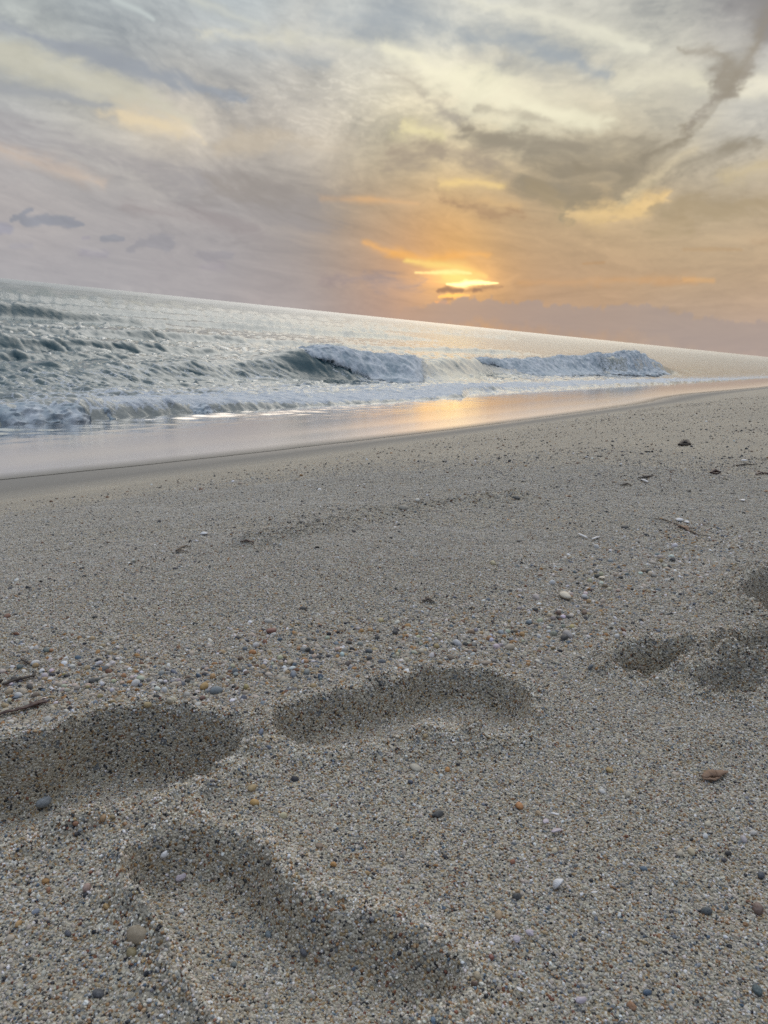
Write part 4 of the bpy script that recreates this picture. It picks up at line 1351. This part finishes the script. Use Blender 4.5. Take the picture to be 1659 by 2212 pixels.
WHITE, CREAM, GREY, SLATE, BLACK = (.72, .71, .70), (.62, .54, .40), (.36, .35, .33), (.15, .18, .21), (.03, .03, .033)
OCHRE, ORANGE, RUST, BROWN, BLUE, TAN, LILAC, TEAL = (.46, .28, .08), (.50, .20, .04), (.20, .06, .035), (.16, .09, .05), (.05, .07, .12), (.45, .34, .22), (.52, .48, .52), (.04, .08, .09)
for args in [
    # ---- the belt of pebbles above the left and middle footprints
    (293, 1481, 19, .95, WHITE, 'white egg-shaped pebble standing upright in the pebble belt, left of the ochre one'),
    (468, 1497, 26, .7, (.17, .21, .24), 'large blue-grey pebble lying just right of an ochre pebble'),
    (441, 1487, 21, .7, OCHRE, 'ochre flattened pebble between white upright one and blue-grey one'),
    (355, 1495, 15, .95, (.60, .61, .62), 'pale blunt pebble with grey shadow side, below the white upright one'),
    (366, 1517, 14, 1., CREAM, 'cream ball-like pebble lowest in the left pebble belt'),
    (319, 1527, 16, .7, (.55, .40, .18), 'honey yellow pebble on the rim over the left footprint'),
    (404, 1504, 14, .9, (.60, .57, .52), 'pale round pebble left of the blue-grey one'),
    (587, 1367, 23, .6, RUST, 'dark red angular pebble alone above the pebble belt', None, 'chunk'),
    (580, 1345, 19, .6, (.48, .46, .42), 'pale grey oval pebble just behind the dark red one'),
    (655, 1317, 15, .6, BLACK, 'black flat pebble on open sand above the pebble belt'),
    (545, 1413, 15, .75, ORANGE, 'bright orange pebble in the pebble belt left of centre'),
    (520, 1426, 13, .8, BROWN, 'brown knobbly pebble left of the bright orange one', None, 'chunk'),
    (553, 1398, 16, .8, (.62, .60, .60), 'whitish oval pebble just behind the bright orange one'),
    (627, 1435, 17, .75, (.46, .36, .24), 'tan lumpy pebble at the upper edge of the belt', None, 'chunk'),
    (634, 1460, 17, .9, (.24, .27, .32), 'blue-grey upright pebble above the middle footprint'),
    (663, 1455, 17, .7, (.25, .27, .26), 'grey smooth pebble right of a blue-grey upright one'),
    (508, 1455, 16, 1., SLATE, 'dark slate pebble in middle of the belt', None, 'chunk'),
    (572, 1477, 14, .6, BLACK, 'black rough pebble near the lower edge of belt', None, 'chunk'),
    (227, 1447, 16, .7, (.09, .10, .11), 'charcoal pebble far left in the belt'),
    (200, 1474, 20, .6, (.06, .065, .07), 'blackish stone split in two near left twig', None, 'chunk'),
    (77, 1436, 19, .65, WHITE, 'white oval pebble near the left edge, beside a teal-black one'),
    (42, 1444, 17, .6, TEAL, 'teal-black pebble at left edge beside the white oval'),
    (40, 1505, 17, .7, (.64, .63, .62), 'white pebble between two dark twigs at left edge'),
    (20, 1498, 17, .8, TAN, 'tan round pebble at the very left edge'),
    (48, 1496, 20, .6, (.50, .42, .32), 'beige flat pebble above the reddish weed strand', None, 'round', .7),
    (77, 1505, 17, .6, (.12, .08, .05), 'dark brown pebble above the reddish weed strand'),
    (110, 1408, 10, .7, (.40, .17, .05), 'small rust orange pebble behind the black twig'),
    (15, 1334, 17, .6, (.22, .09, .05), 'red-brown pebble at left edge on open sand'),
    (100, 1408, 18, .5, (.06, .10, .10), 'dark green flat pebble upslope of the left twig'),
    (205, 1335, 12, .5, BLACK, 'narrow black pebble on open sand at left'),
    (822, 1343, 15, .65, (.52, .42, .20), 'yellow pebble on open sand above the middle of belt'),
    (745, 1408, 15, .8, (.30, .29, .26), 'grey round pebble behind two dark ones at centre'),
    (797, 1409, 17, .6, (.07, .09, .11), 'navy-black pebble at centre of the belt'),
    (825, 1432, 15, .7, (.10, .12, .15), 'dark blue-grey pebble below the navy-black one'),
    (858, 1410, 13, .8, OCHRE, 'mustard pebble near centre of the belt'),
    (752, 1437, 14, .9, (.10, .07, .06), 'brown-black ball-like pebble at centre'),
    (987, 1393, 19, .8, (.58, .58, .60), 'bluish white pebble with flat face above the middle footprint'),
    (1082, 1368, 15, .6, (.28, .32, .36), 'steel blue pebble upslope right of the bluish white one'),
    (1017, 1369, 16, .75, (.24, .14, .07), 'chestnut brown pebble behind the bluish white one'),
    (1050, 1437, 28, .45, (.22, .17, .13), 'brown-grey flat stone behind toe of the middle footprint', None, 'chunk'),
    (1067, 1430, 16, .5, (.18, .16, .15), 'small dark slab leaning on the brown-grey flat stone', None, 'chunk'),
    (1100, 1402, 24, .6, (.44, .37, .28), 'tan broad pebble right of the bluish white one'),
    (973, 1423, 18, .5, (.14, .10, .07), 'dark brown flat pebble at rim of middle footprint'),
    # ---- the right end of the belt
    (1192, 1262, 13, .95, (.74, .74, .74), 'white ball-like pebble behind the big white flat shell'),
    (1158, 1293, 18, .8, (.55, .47, .44), 'pinkish pale round pebble left of big white flat shell'),
    (1218, 1381, 21, .7, BLACK, 'black shiny stone with grey stone behind it', None, 'chunk'),
    (1226, 1374, 24, .7, (.40, .36, .34), 'grey pebble touching the black shiny stone'),
    (1206, 1338, 13, .7, BLACK, 'black angular pebble left of a yellow one', None, 'chunk'),
    (1235, 1356, 13, .7, (.56, .46, .18), 'lemon yellow pebble right of a black angular one'),
    (1262, 1327, 14, .7, (.18, .10, .06), 'dark brown pebble below right of the white flat shell'),
    (1330, 1367, 9, .9, WHITE, 'small white pebble, upper of a pair right of the belt'),
    (1332, 1378, 12, .8, WHITE, 'small white pebble, lower of a pair right of the belt'),
    (1350, 1141, 19, .45, BLACK, 'black oval pebble left of the long twig'),
    (1115, 1077, 15, .45, (.03, .035, .035), 'black oval pebble in the far pebble line'),
    (872, 1098, 22, .35, (.27, .25, .21), 'long flat grey pebble in the far pebble line'),
    (1240, 1089, 15, .35, (.17, .16, .14), 'flat dark grey pebble right in the far pebble line'),
    (902, 1082, 13, .5, (.66, .64, .58), 'flat white pebble above the long grey one'),
    (1064, 1219, 15, .6, (.55, .47, .28), 'pale yellow pebble alone on smooth sand'),
    (1288, 1184, 12, .8, WHITE, 'white pebble just below the two white shell strips'),
    (1318, 1214, 15, .6, (.25, .28, .30), 'slate pebble with white top below the shell strips'),
    (1341, 1250, 10, .8, (.04, .04, .04), 'black round pebble in right part of the belt'),
    (1412, 1246, 14, .6, (.30, .28, .26), 'grey oval pebble at right end of the belt'),
    (1452, 1213, 15, .8, (.05, .05, .055), 'black squarish stone at right end of the belt', None, 'chunk'),
    (1452, 1254, 9, .8, TEAL, 'dark green round pebble at right end of the belt'),
    (1122, 1170, 14, .5, (.22, .20, .17), 'grey-brown oval pebble on smooth sand'),
    # ---- the near sand
    (946, 1762, 33, .45, (.035, .04, .045), 'black slate splinter on the near sand, right of the middle', None, 'chunk', .5),
    (1121, 1746, 20, .75, ORANGE, 'orange angular pebble upslope of the white shell chips', None, 'chunk'),
    (1163, 1760, 13, .7, (.46, .32, .18), 'amber pebble just right of the orange angular one'),
    (966, 1666, 14, .65, (.52, .24, .05), 'glowing orange pebble near the middle footprint'),
    (886, 1693, 12, .8, BLUE, 'navy blue round pebble below the middle footprint'),
    (896, 1662, 27, .4, (.50, .45, .36), 'beige flat pebble under the middle footprint'),
    (1316, 1668, 18, .6, (.44, .29, .10), 'ochre pebble left of the driftwood chip'),
    (1406, 1689, 11, .8, (.06, .07, .12), 'navy pebble above a cream pebble, left of driftwood chip'),
    (1356, 1719, 15, .8, (.60, .54, .43), 'cream square pebble lower left of driftwood chip'),
    (1300, 1713, 15, .5, (.66, .64, .62), 'flat white pebble left of a cream square one'),
    (1197, 1841, 16, .6, (.58, .49, .34), 'cream pebble below the white shell chips'),
    (1115, 1942, 21, .7, (.025, .03, .035), 'black glossy pebble left of the white button shell', None, 'chunk'),
    (1077, 1981, 20, .75, (.48, .33, .18), 'tan pebble left below the black glossy one'),
    (1060, 2073, 14, .8, (.22, .05, .03), 'dark red pebble at edge of the front footprint', None, 'chunk'),
    (1029, 2112, 18, .8, (.50, .40, .26), 'honey tan pebble on the heel rim of front footprint'),
    (1024, 2130, 14, 1., (.15, .08, .05), 'brown pointed stone below the honey tan pebble', None, 'chunk'),
    (1572, 1848, 14, .8, (.02, .02, .024), 'black pebble, upper of two at the right of near sand'),
    (1563, 1861, 13, .6, (.03, .03, .05), 'black pebble, lower of two at the right of near sand'),
    (1523, 1810, 14, .75, (.70, .71, .71), 'white pebble at right of the near sand'),
    (1468, 1848, 17, .75, (.58, .50, .38), 'cream pebble, left of two side by side at right'),
    (1493, 1843, 18, .7, (.56, .46, .30), 'yellowish cream pebble, right of two side by side'),
    (1528, 1783, 17, .6, (.60, .53, .40), 'cream oval pebble above the white one at right'),
    (1605, 1817, 19, .6, (.50, .45, .47), 'lilac grey pebble near the right edge'),
    (1626, 1804, 16, .7, (.62, .58, .54), 'off-white pebble right beside a lilac grey one'),
    (1643, 1895, 18, .8, (.04, .06, .09), 'dark navy pebble near the right edge'),
    (1636, 1970, 28, .8, (.16, .09, .07), 'dark brown lump of stone near the right edge', None, 'chunk'),
    (1525, 1973, 22, .75, (.06, .08, .09), 'dark green-grey pebble left of a brown lump'),
    (1568, 1966, 11, .9, (.06, .10, .13), 'small dark blue pebble between brown lump and green-grey pebble'),
    (1634, 2145, 26, .8, (.04, .08, .09), 'dark teal stone in the bottom right corner', None, 'chunk'),
    (1398, 2148, 18, .65, (.05, .11, .19), 'blue pebble near the bottom at right'),
    (1363, 2178, 22, .6, (.32, .15, .06), 'rusty brown pebble left below the blue one', None, 'chunk'),
    (1390, 1880, 15, .6, (.10, .16, .22), 'blue-grey pebble right of the white button shell'),
    (1286, 1990, 12, .9, (.11, .14, .20), 'slate blue pebble below the white button shell'),
    (1107, 1866, 13, .8, (.32, .10, .04), 'red-orange pebble left above the white button shell'),
    (550, 1737, 21, .6, (.52, .30, .07), 'amber pebble below right of the left footprint'),
    (545, 1706, 22, .5, (.40, .28, .12), 'ochre brown oblong pebble above the amber one'),
    (612, 1767, 17, .9, (.62, .55, .34), 'pale yellow disc-like pebble right of the amber one'),
    (222, 1773, 18, .8, (.38, .22, .09), 'brown pebble on rim of the left footprint'),
    (163, 1784, 12, .7, (.34, .14, .06), 'rust pebble on rim of left footprint'),
    (94, 1734, 28, .5, (.24, .27, .30), 'grey oval pebble lying inside the left footprint'),
    (581, 1868, 15, .9, (.03, .025, .025), 'black stone on the inner edge of front footprint', None, 'chunk'),
    (720, 1871, 14, .8, (.52, .25, .05), 'orange pebble right of the front footprint'),
    (690, 1831, 20, .4, (.20, .13, .08), 'dark brown flat pebble right of the front footprint', None, 'chunk'),
    (793, 1890, 12, .8, (.46, .28, .10), 'small amber pebble right of an orange one'),
    (298, 2022, 48, .42, (.40, .31, .20), 'biggest tan pebble lying on the sand ridge at lower left'),
    (284, 2063, 26, .6, (.26, .20, .08), 'olive brown pebble below the biggest tan one'),
    (105, 1926, 12, .8, (.34, .14, .06), 'rust red small pebble left of the front footprint'),
    (40, 2000, 14, .8, (.52, .30, .10), 'amber pebble near the left edge at the bottom'),
    (147, 2020, 15, .7, (.06, .07, .10), 'navy-black pebble left of the biggest tan one'),
    (188, 1923, 20, .8, (.42, .27, .22), 'pink-brown pebble left of front footprint'),
    (230, 1963, 15, .7, (.48, .30, .10), 'amber pebble beside the ridge of front footprint'),
    (657, 2061, 19, .7, (.06, .07, .10), 'navy pebble on floor of front footprint'),
    (580, 2022, 17, .7, (.14, .19, .23), 'blue-grey pebble on floor of front footprint'),
    (213, 2152, 26, .6, (.04, .045, .06), 'black pebble at the bottom left'),
]:
    pebble(*args)

# ---- the many more, alike within each colour of each stretch of sand
FILLS = [
    # zone, path, half width (photo), count
    ('in the pebble belt above the left footprint', BAND[1:6], 40, 70),
    ('in the pebble belt above the middle footprint', BAND[5:9], 34, 62),
    ('in the belt near the white flat shell', BAND[8:13], 34, 56),
]
KINDS = [('white', WHITE), ('cream', (.57, .50, .39)), ('grey', (.33, .32, .30)), ('black', (.04, .04, .045)), ('amber', (.44, .28, .11)),
         ('slate blue', (.15, .18, .22)), ('brown', (.19, .11, .07))]
FILLED = []
for zone, path, half, count in FILLS:
    for i in range(count):
        f = random.random() * (len(path) - 1)
        k = int(f); f -= k
        px = path[k][0] + f * (path[k + 1][0] - path[k][0])
        py = path[k][1] + f * (path[k + 1][1] - path[k][1]) + random.gauss(0, half * .55)
        g = ground_at(px, py)
        if not clear_of_prints(np.array([g[0]]), np.array([g[1]]))[0]:
            py -= 45
        kind, c = random.choices(KINDS, (18, 30, 18, 12, 10, 6, 6))[0]
        c = tuple(min(.85, x * random.uniform(.85, 1.15)) for x in c)
        o = pebble(px, py, random.uniform(9, 14.5), random.uniform(.6, .95), c, f'small {kind} pebble {zone}', f'small {kind} pebbles {zone}', 'round', random.uniform(.65, .95), random.choice(FILL))
        FILLED.append((o, kind, px, py))
# tell each of them apart by the marked stone it lies next to
near = {}
names = [short for short, x, y in ANCHORS]
anchors = [t for t in ANCHORS if names.count(t[0]) == 1]
for o, kind, px, py in FILLED:
    short, ax, ay = min(anchors, key=lambda t: math.hypot(px - t[1], 1.6 * (py - t[2])))
    dx, dy = px - ax, 1.6 * (py - ay)
    side = ('right of' if dx > 0 else 'left of') if abs(dx) > abs(dy) else ('in front of' if dy > 0 else 'behind')
    near.setdefault((kind, short, side), []).append((math.hypot(dx, dy), o))
ORD = ['nearest', 'second', 'third', 'fourth', 'fifth', 'sixth', 'seventh', 'eighth', 'ninth']
for (kind, short, side), lst in near.items():
    lst.sort(key=lambda t: t[0])
    for i, (d, o) in enumerate(lst):
        o['label'] = f'small {kind} pebble lying {side} the {short}' if len(lst) == 1 else f'{ORD[min(i, 8)]} small {kind} pebble {side} the {short}'


# ---- shells
def shell_material(name, c, rough=.35):
    k = NT(name)
    tc = k.n('TexCoord')
    n = k.n('TexNoise', {'Vector': tc.outputs['Object'], 'Scale': 260.0, 'Detail': 4.0})
    w = k.n('TexWave', {'Vector': tc.outputs['Object'], 'Scale': 320.0, 'Distortion': 2.0}, wave_type='RINGS')
    cc = k.mix(k.math('MULTIPLY', w.outputs[1], .35), k.mix(n.outputs[0], c, tuple(x * .8 for x in c)), tuple(x * .85 for x in c))
    b = k.n('Bump', {'Height': w.outputs[1], 'Distance': .0003, 'Strength': .5})
    return k.done(k.n('BsdfPrincipled', {'Base Color': cc, 'Roughness': rough, 'Normal': b}))


shell_white = shell_material('shell_white', (.78, .77, .78))
shell_cream = shell_material('shell_cream', (.70, .62, .50))
shell_lilac = shell_material('shell_lilac', (.55, .48, .53))


def plate(name, pts, thick, dome, mat, scale):
    """a curved shell plate: outline pts (unit size), real thickness"""
    pts = round_poly(pts, 2)
    n = len(pts)
    rings = [1, .8, .55, .28]
    top, bot = [], []
    for r in rings:
        for p in pts:
            d2 = r * r
            top.append((p[0] * r, p[1] * r, dome * (1 - d2) + thick / 2))
            bot.append((p[0] * r, p[1] * r, dome * (1 - d2) - thick / 2))
    top.append((0, 0, dome + thick / 2)); bot.append((0, 0, dome - thick / 2))
    m = len(top)
    f = []
    for a in range(len(rings) - 1):
        for i in range(n):
            j = (i + 1) % n
            f.append((a * n + i, a * n + j, (a + 1) * n + j, (a + 1) * n + i))
            f.append((m + a * n + j, m + a * n + i, m + (a + 1) * n + i, m + (a + 1) * n + j))
    a = len(rings) - 1
    for i in range(n):
        j = (i + 1) % n
        f.append((a * n + i, a * n + j, m - 1)); f.append((m + a * n + j, m + a * n + i, 2 * m - 1))
        f.append((i, m + i, m + j, j))
    me = bpy.data.meshes.new(name)
    me.from_pydata([tuple(scale * c for c in p) for p in top + bot], [], f)
    for p in me.polygons:
        p.use_smooth = True
    me.materials.append(mat)
    me.update()
    return me


def lay(o, px, py, turn, up=0.0, lean=0.0, roll=0.0):
    x, y, z, dep = at(px, py)
    o.matrix_world = Matrix.Rotation(turn, 4, 'Z') @ Matrix.Rotation(lean, 4, 'X') @ Matrix.Rotation(roll, 4, 'Y')
    n = normal_at(np.array([x]), np.array([y]), .01)[0]
    o.matrix_world = Matrix.Translation((x, y, z + up + .0014)) @ Vector(n).to_track_quat('Z', 'Y').to_matrix().to_4x4() @ o.matrix_world
    return o


def px_size(px, py, w):
    return w * at(px, py)[3] / PF


FAN = [(-.1, -.5), (.12, -.5), (.45, -.2), (.5, .15), (.3, .45), (0, .52), (-.3, .45), (-.5, .15), (-.45, -.2)]
CHIP = [(-.5, -.12), (-.2, -.3), (.25, -.22), (.5, .02), (.42, .25), (.05, .2), (-.3, .28)]
CHIP2 = [(-.45, -.05), (-.1, -.32), (.5, -.2), (.3, .1), (.36, .3), (-.2, .3)]
LONG = [(-.5, -.07), (0, -.10), (.5, -.06), (.5, .05), (0, .08), (-.5, .06)]


def shell(px, py, w, outline, thick, dome, mat, label, turn=0.0, up=.0015, lean=0.0, cat='shell', name='shell'):
    s = px_size(px, py, w)
    o = link(name, plate(name, outline, thick, dome, mat, s))
    lay(o, px, py, turn, up, lean)
    return tag(o, label, cat)


x, y, z, dep = at(1204, 1921)
s = px_size(1204, 1921, 25)
o = link('button_shell', plate('button_shell', FAN, .10, .36, shell_white, s * 1.2))
lay(o, 1204, 1921, .1, s * .30, math.radians(58))
tag(o, 'small round white button shell standing on edge in the near sand', 'shell')
shell(1220, 1293, 42, CHIP, .10, .12, shell_cream, 'large flat white shell at the right end of pebble belt', .1, .004, .12)
shell(1200, 1804, 31, CHIP, .06, .08, shell_lilac, 'pale lilac shell chip, largest of three on the near sand', 0, .003, .25)
shell(1177, 1783, 22, CHIP2, .07, .06, shell_lilac, 'thin pale shell chip, left of three on the near sand', .4, .003, .2)
shell(1197, 1768, 20, CHIP, .08, .08, shell_white, 'white shell chip, upper of three on the near sand', -.1, .003, .2)
shell(1142, 2026, 24, CHIP2, .08, .14, shell_lilac, 'lilac grey shell chip left of the bottom right corner', .3, .003, .25)
shell(1114, 2041, 17, FAN, .08, .16, shell_lilac, 'small domed grey shell left of a lilac chip', .3, .003, .3)
shell(1121, 2150, 17, FAN, .10, .16, shell_white, 'small whitish shell near the bottom edge at right of centre', .1, .003, .5)
shell(1252, 2176, 28, CHIP, .10, .16, shell_lilac, 'mauve shell fragment at the bottom right of centre', .2, .004, .3)
shell(1281, 1938, 15, FAN, .06, .08, shell_white, 'glinting thin shell flake right below the button shell', .6, .003, .5)
shell(1255, 1940, 12, CHIP, .06, .06, shell_white, 'tiny thin shell flake left of a glinting one', .2, .002, .4)
shell(354, 1858, 24, CHIP2, .16, .18, shell_white, 'white jagged barnacle shell inside toe of front footprint', .2, .003, .4)
shell(390, 1904, 26, CHIP, .08, .08, shell_lilac, 'pale oval shell chip on floor of front footprint', .1, .002, .15)
shell(440, 1155, 18, FAN, .08, .22, shell_white, 'white domed shell in the far pebble line at left', 0, .001, .1)
shell(1258, 1162, 34, LONG, .03, .05, shell_white, 'left strip of white razor shell on the sand', .12, .004, .1, 'razor shell', 'razor_shell')
shell(1286, 1167, 36, LONG, .03, .05, shell_white, 'right strip of white razor shell on the sand', -.05, .004, .1, 'razor shell', 'razor_shell')
shell(1392, 1043, 30, LONG, .05, .06, shell_white, 'white razor shell beside a dark twig on the far sand', .05, .006, .1, 'razor shell', 'razor_shell')
shell(1467, 1126, 17, FAN, .05, .16, shell_white, 'white shell, left of two behind the long twig', .1, .003, .1)
shell(1483, 1131, 20, CHIP, .06, .12, shell_white, 'white shell, right of two behind the long twig', .1, .003, .1)
shell(1604, 1084, 18, CHIP, .08, .08, shell_white, 'flat white shell alone near the right edge', 0, .004, .1)
shell(1606, 998, 14, FAN, .1, .18, shell_white, 'small white shell far up near the right edge', 0, .004, .1)
shell(1300, 1252, 22, CHIP2, .06, .05, shell_cream, 'cream shell sliver right of the big flat shell', .1, .003, .1)


# ---- weed, twigs and driftwood
def fibre_material(name, c1, c2, rough=.6):
    k = NT(name)
    tc = k.n('TexCoord')
    n = k.n('TexNoise', {'Vector': tc.outputs['Object'], 'Scale': 180.0, 'Detail': 5.0})
    b = k.n('Bump', {'Height': n.outputs[0], 'Distance': .0008, 'Strength': .7})
    return k.done(k.n('BsdfPrincipled', {'Base Color': k.mix(n.outputs[0], c1, c2), 'Roughness': rough, 'Normal': b}))


weed_dark = fibre_material('dark_weed', (.025, .02, .018), (.06, .04, .03))
weed_red = fibre_material('red_weed', (.07, .022, .015), (.03, .014, .012), .35)
twig_mat = fibre_material('twig_bark', (.05, .035, .025), (.14, .10, .07))
drift_mat = fibre_material('driftwood', (.30, .19, .12), (.16, .09, .06))


def tube_geo(path, radii, flat=1.0, seg=8):
    path = [Vector(p) for p in path]
    vs, fs = [], []
    for i, p in enumerate(path):
        t = (path[min(i + 1, len(path) - 1)] - path[max(i - 1, 0)]).normalized()
        side = t.cross(Vector((0, 0, 1))).normalized()
        up = side.cross(t)
        for k in range(seg):
            a = 2 * math.pi * k / seg
            vs.append(p + float(radii[i]) * (math.cos(a) * side + math.sin(a) * flat * up))
    n = len(path)
    for i in range(n - 1):
        for k in range(seg):
            a, b = i * seg + k, i * seg + (k + 1) % seg
            fs.append((a, b, b + seg, a + seg))
    fs.append(tuple(range(seg))[::-1]); fs.append(tuple((n - 1) * seg + k for k in range(seg)))
    return vs, fs


def strand(name, strands, mat, label, cat, flat=.6, lift=.4):
    """strands: lists of (photo x, photo y, width in photo); lies on the sand"""
    V, Fc = [], []
    for st in strands:
        pts, rad = [], []
        for (x0, y0, w0), (x1, y1, w1) in zip(st[:-1], st[1:]):
            for f in np.linspace(0, 1, 6, endpoint=False):
                pts.append((x0 + f * (x1 - x0), y0 + f * (y1 - y0), w0 + f * (w1 - w0)))
        pts.append(st[-1])
        P, Rr = [], []
        for j, (px, py, w) in enumerate(pts):
            x, y, z, dep = at(px, py)
            r = max(1.2 * w * dep / PF / 2, .0005) * random.uniform(.85, 1.15)
            P.append((x, y, z + r * flat * lift + .0034 + random.uniform(0, .4) * r)); Rr.append(r)
        vs, fs = tube_geo(P, Rr, flat)
        b = len(V)
        V += vs; Fc += [tuple(i + b for i in f) for f in fs]
    A = np.array([tuple(v) for v in V], float)
    c = Vector((float(A[:, 0].mean()), float(A[:, 1].mean()), float(A[:, 2].min())))
    me = bpy.data.meshes.new(name)
    me.from_pydata([tuple(Vector(v) - c) for v in V], [], Fc)
    for p in me.polygons:
        p.use_smooth = True
    me.update()
    o = link(name, me, mat)
    o.location = c
    return tag(o, label, cat)


strand('seaweed_strand', [[(-40, 1560, 7), (0, 1549, 8), (30, 1543, 8), (60, 1534, 10), (80, 1527, 14), (96, 1523, 8), (108, 1522, 2)], [(72, 1530, 7), (92, 1517, 5), (102, 1516, 2)]],
       weed_red, 'reddish ribbon of seaweed lying at the left edge', 'seaweed', .45)
strand('twig', [[(6, 1486, 5), (30, 1477, 8), (50, 1472, 8), (76, 1466, 4)], [(72, 1468, 6), (77, 1456, 4)], [(-30, 1476, 6), (4, 1478, 8)]], weed_dark, 'black twig at the left edge above the reddish seaweed', 'twig')
strand('twig', [[(46, 1430, 3), (56, 1436, 6), (63, 1441, 4)]], weed_dark, 'short dark twig leaning left of a white oval pebble', 'twig')
strand('twig', [[(380, 1194, 3), (390, 1187, 4), (402, 1183, 4), (412, 1185, 2)], [(385, 1194, 3), (405, 1195, 3)]], twig_mat, 'curved brown twig in the far pebble line at left', 'twig')
strand('seaweed_strand', [[(518, 1175, 3), (532, 1172, 5), (546, 1176, 3)]], weed_red, 'short red seaweed scrap in the far pebble line', 'seaweed')
strand('seaweed_strand', [[(912, 1303, 3), (925, 1299, 6), (937, 1305, 3)], [(918, 1294, 2), (926, 1300, 5), (930, 1305, 2)]], weed_dark, 'star-shaped brown seaweed scrap alone on the sand', 'seaweed')
strand('seaweed_strand', [[(1011, 1320, 2), (1018, 1318, 4), (1026, 1320, 2)], [(1019, 1314, 2), (1018, 1319, 3)]], weed_dark, 'tiny dark seaweed scrap right of the star-shaped one', 'seaweed')
strand('twig', [[(1412, 1123, 2), (1434, 1126, 3), (1462, 1136, 3), (1486, 1148, 4), (1508, 1159, 3), (1534, 1162, 2)], [(1478, 1145, 3), (1500, 1144, 2)]], twig_mat, 'long thin forked twig with shells behind, at the right', 'twig')
strand('leaf', [[(1462, 1139, 3), (1472, 1140, 10), (1482, 1146, 9), (1490, 1152, 3)]], drift_mat, 'curled brown leaf lying on the long twig', 'leaf', .3)
strand('seaweed_clump', [[(1466, 963, 4), (1474, 959, 8), (1483, 958, 9), (1490, 962, 4)], [(1470, 964, 6), (1486, 964, 5)], [(1478, 955, 4), (1482, 960, 8)]], weed_dark, 'dark seaweed clump farthest up the sand at right', 'seaweed', .8)
strand('seaweed_clump', [[(1534, 1024, 4), (1545, 1020, 8), (1556, 1023, 4)], [(1540, 1026, 5), (1553, 1026, 4)]], weed_red, 'reddish seaweed clump below the farthest dark one', 'seaweed', .7)
strand('twig', [[(1340, 1051, 3), (1356, 1048, 5), (1364, 1052, 2)]], weed_dark, 'dark bark scrap left of a white razor shell', 'twig')
strand('twig', [[(1381, 1036, 3), (1394, 1033, 5), (1412, 1029, 2)], [(1388, 1030, 3), (1398, 1034, 4)]], weed_dark, 'dark twig just behind the white razor shell', 'twig')
strand('seaweed_strand', [[(1632, 1027, 3), (1644, 1025, 6), (1664, 1026, 4)]], weed_red, 'red seaweed strand cut by the right edge', 'seaweed')
strand('twig', [[(1590, 1008, 3), (1612, 1005, 4), (1634, 1007, 2)]], weed_dark, 'thin dark twig far up near the right edge', 'twig')
strand('driftwood_chip', [[(1516, 1688, 8), (1530, 1682, 20), (1548, 1681, 18), (1562, 1677, 10), (1570, 1675, 5)], [(1516, 1690, 5), (1540, 1692, 8), (1552, 1688, 5)], [(1530, 1676, 6), (1556, 1674, 6)]],
       drift_mat, 'brown splintered driftwood chip on the near sand at right', 'driftwood', .45)
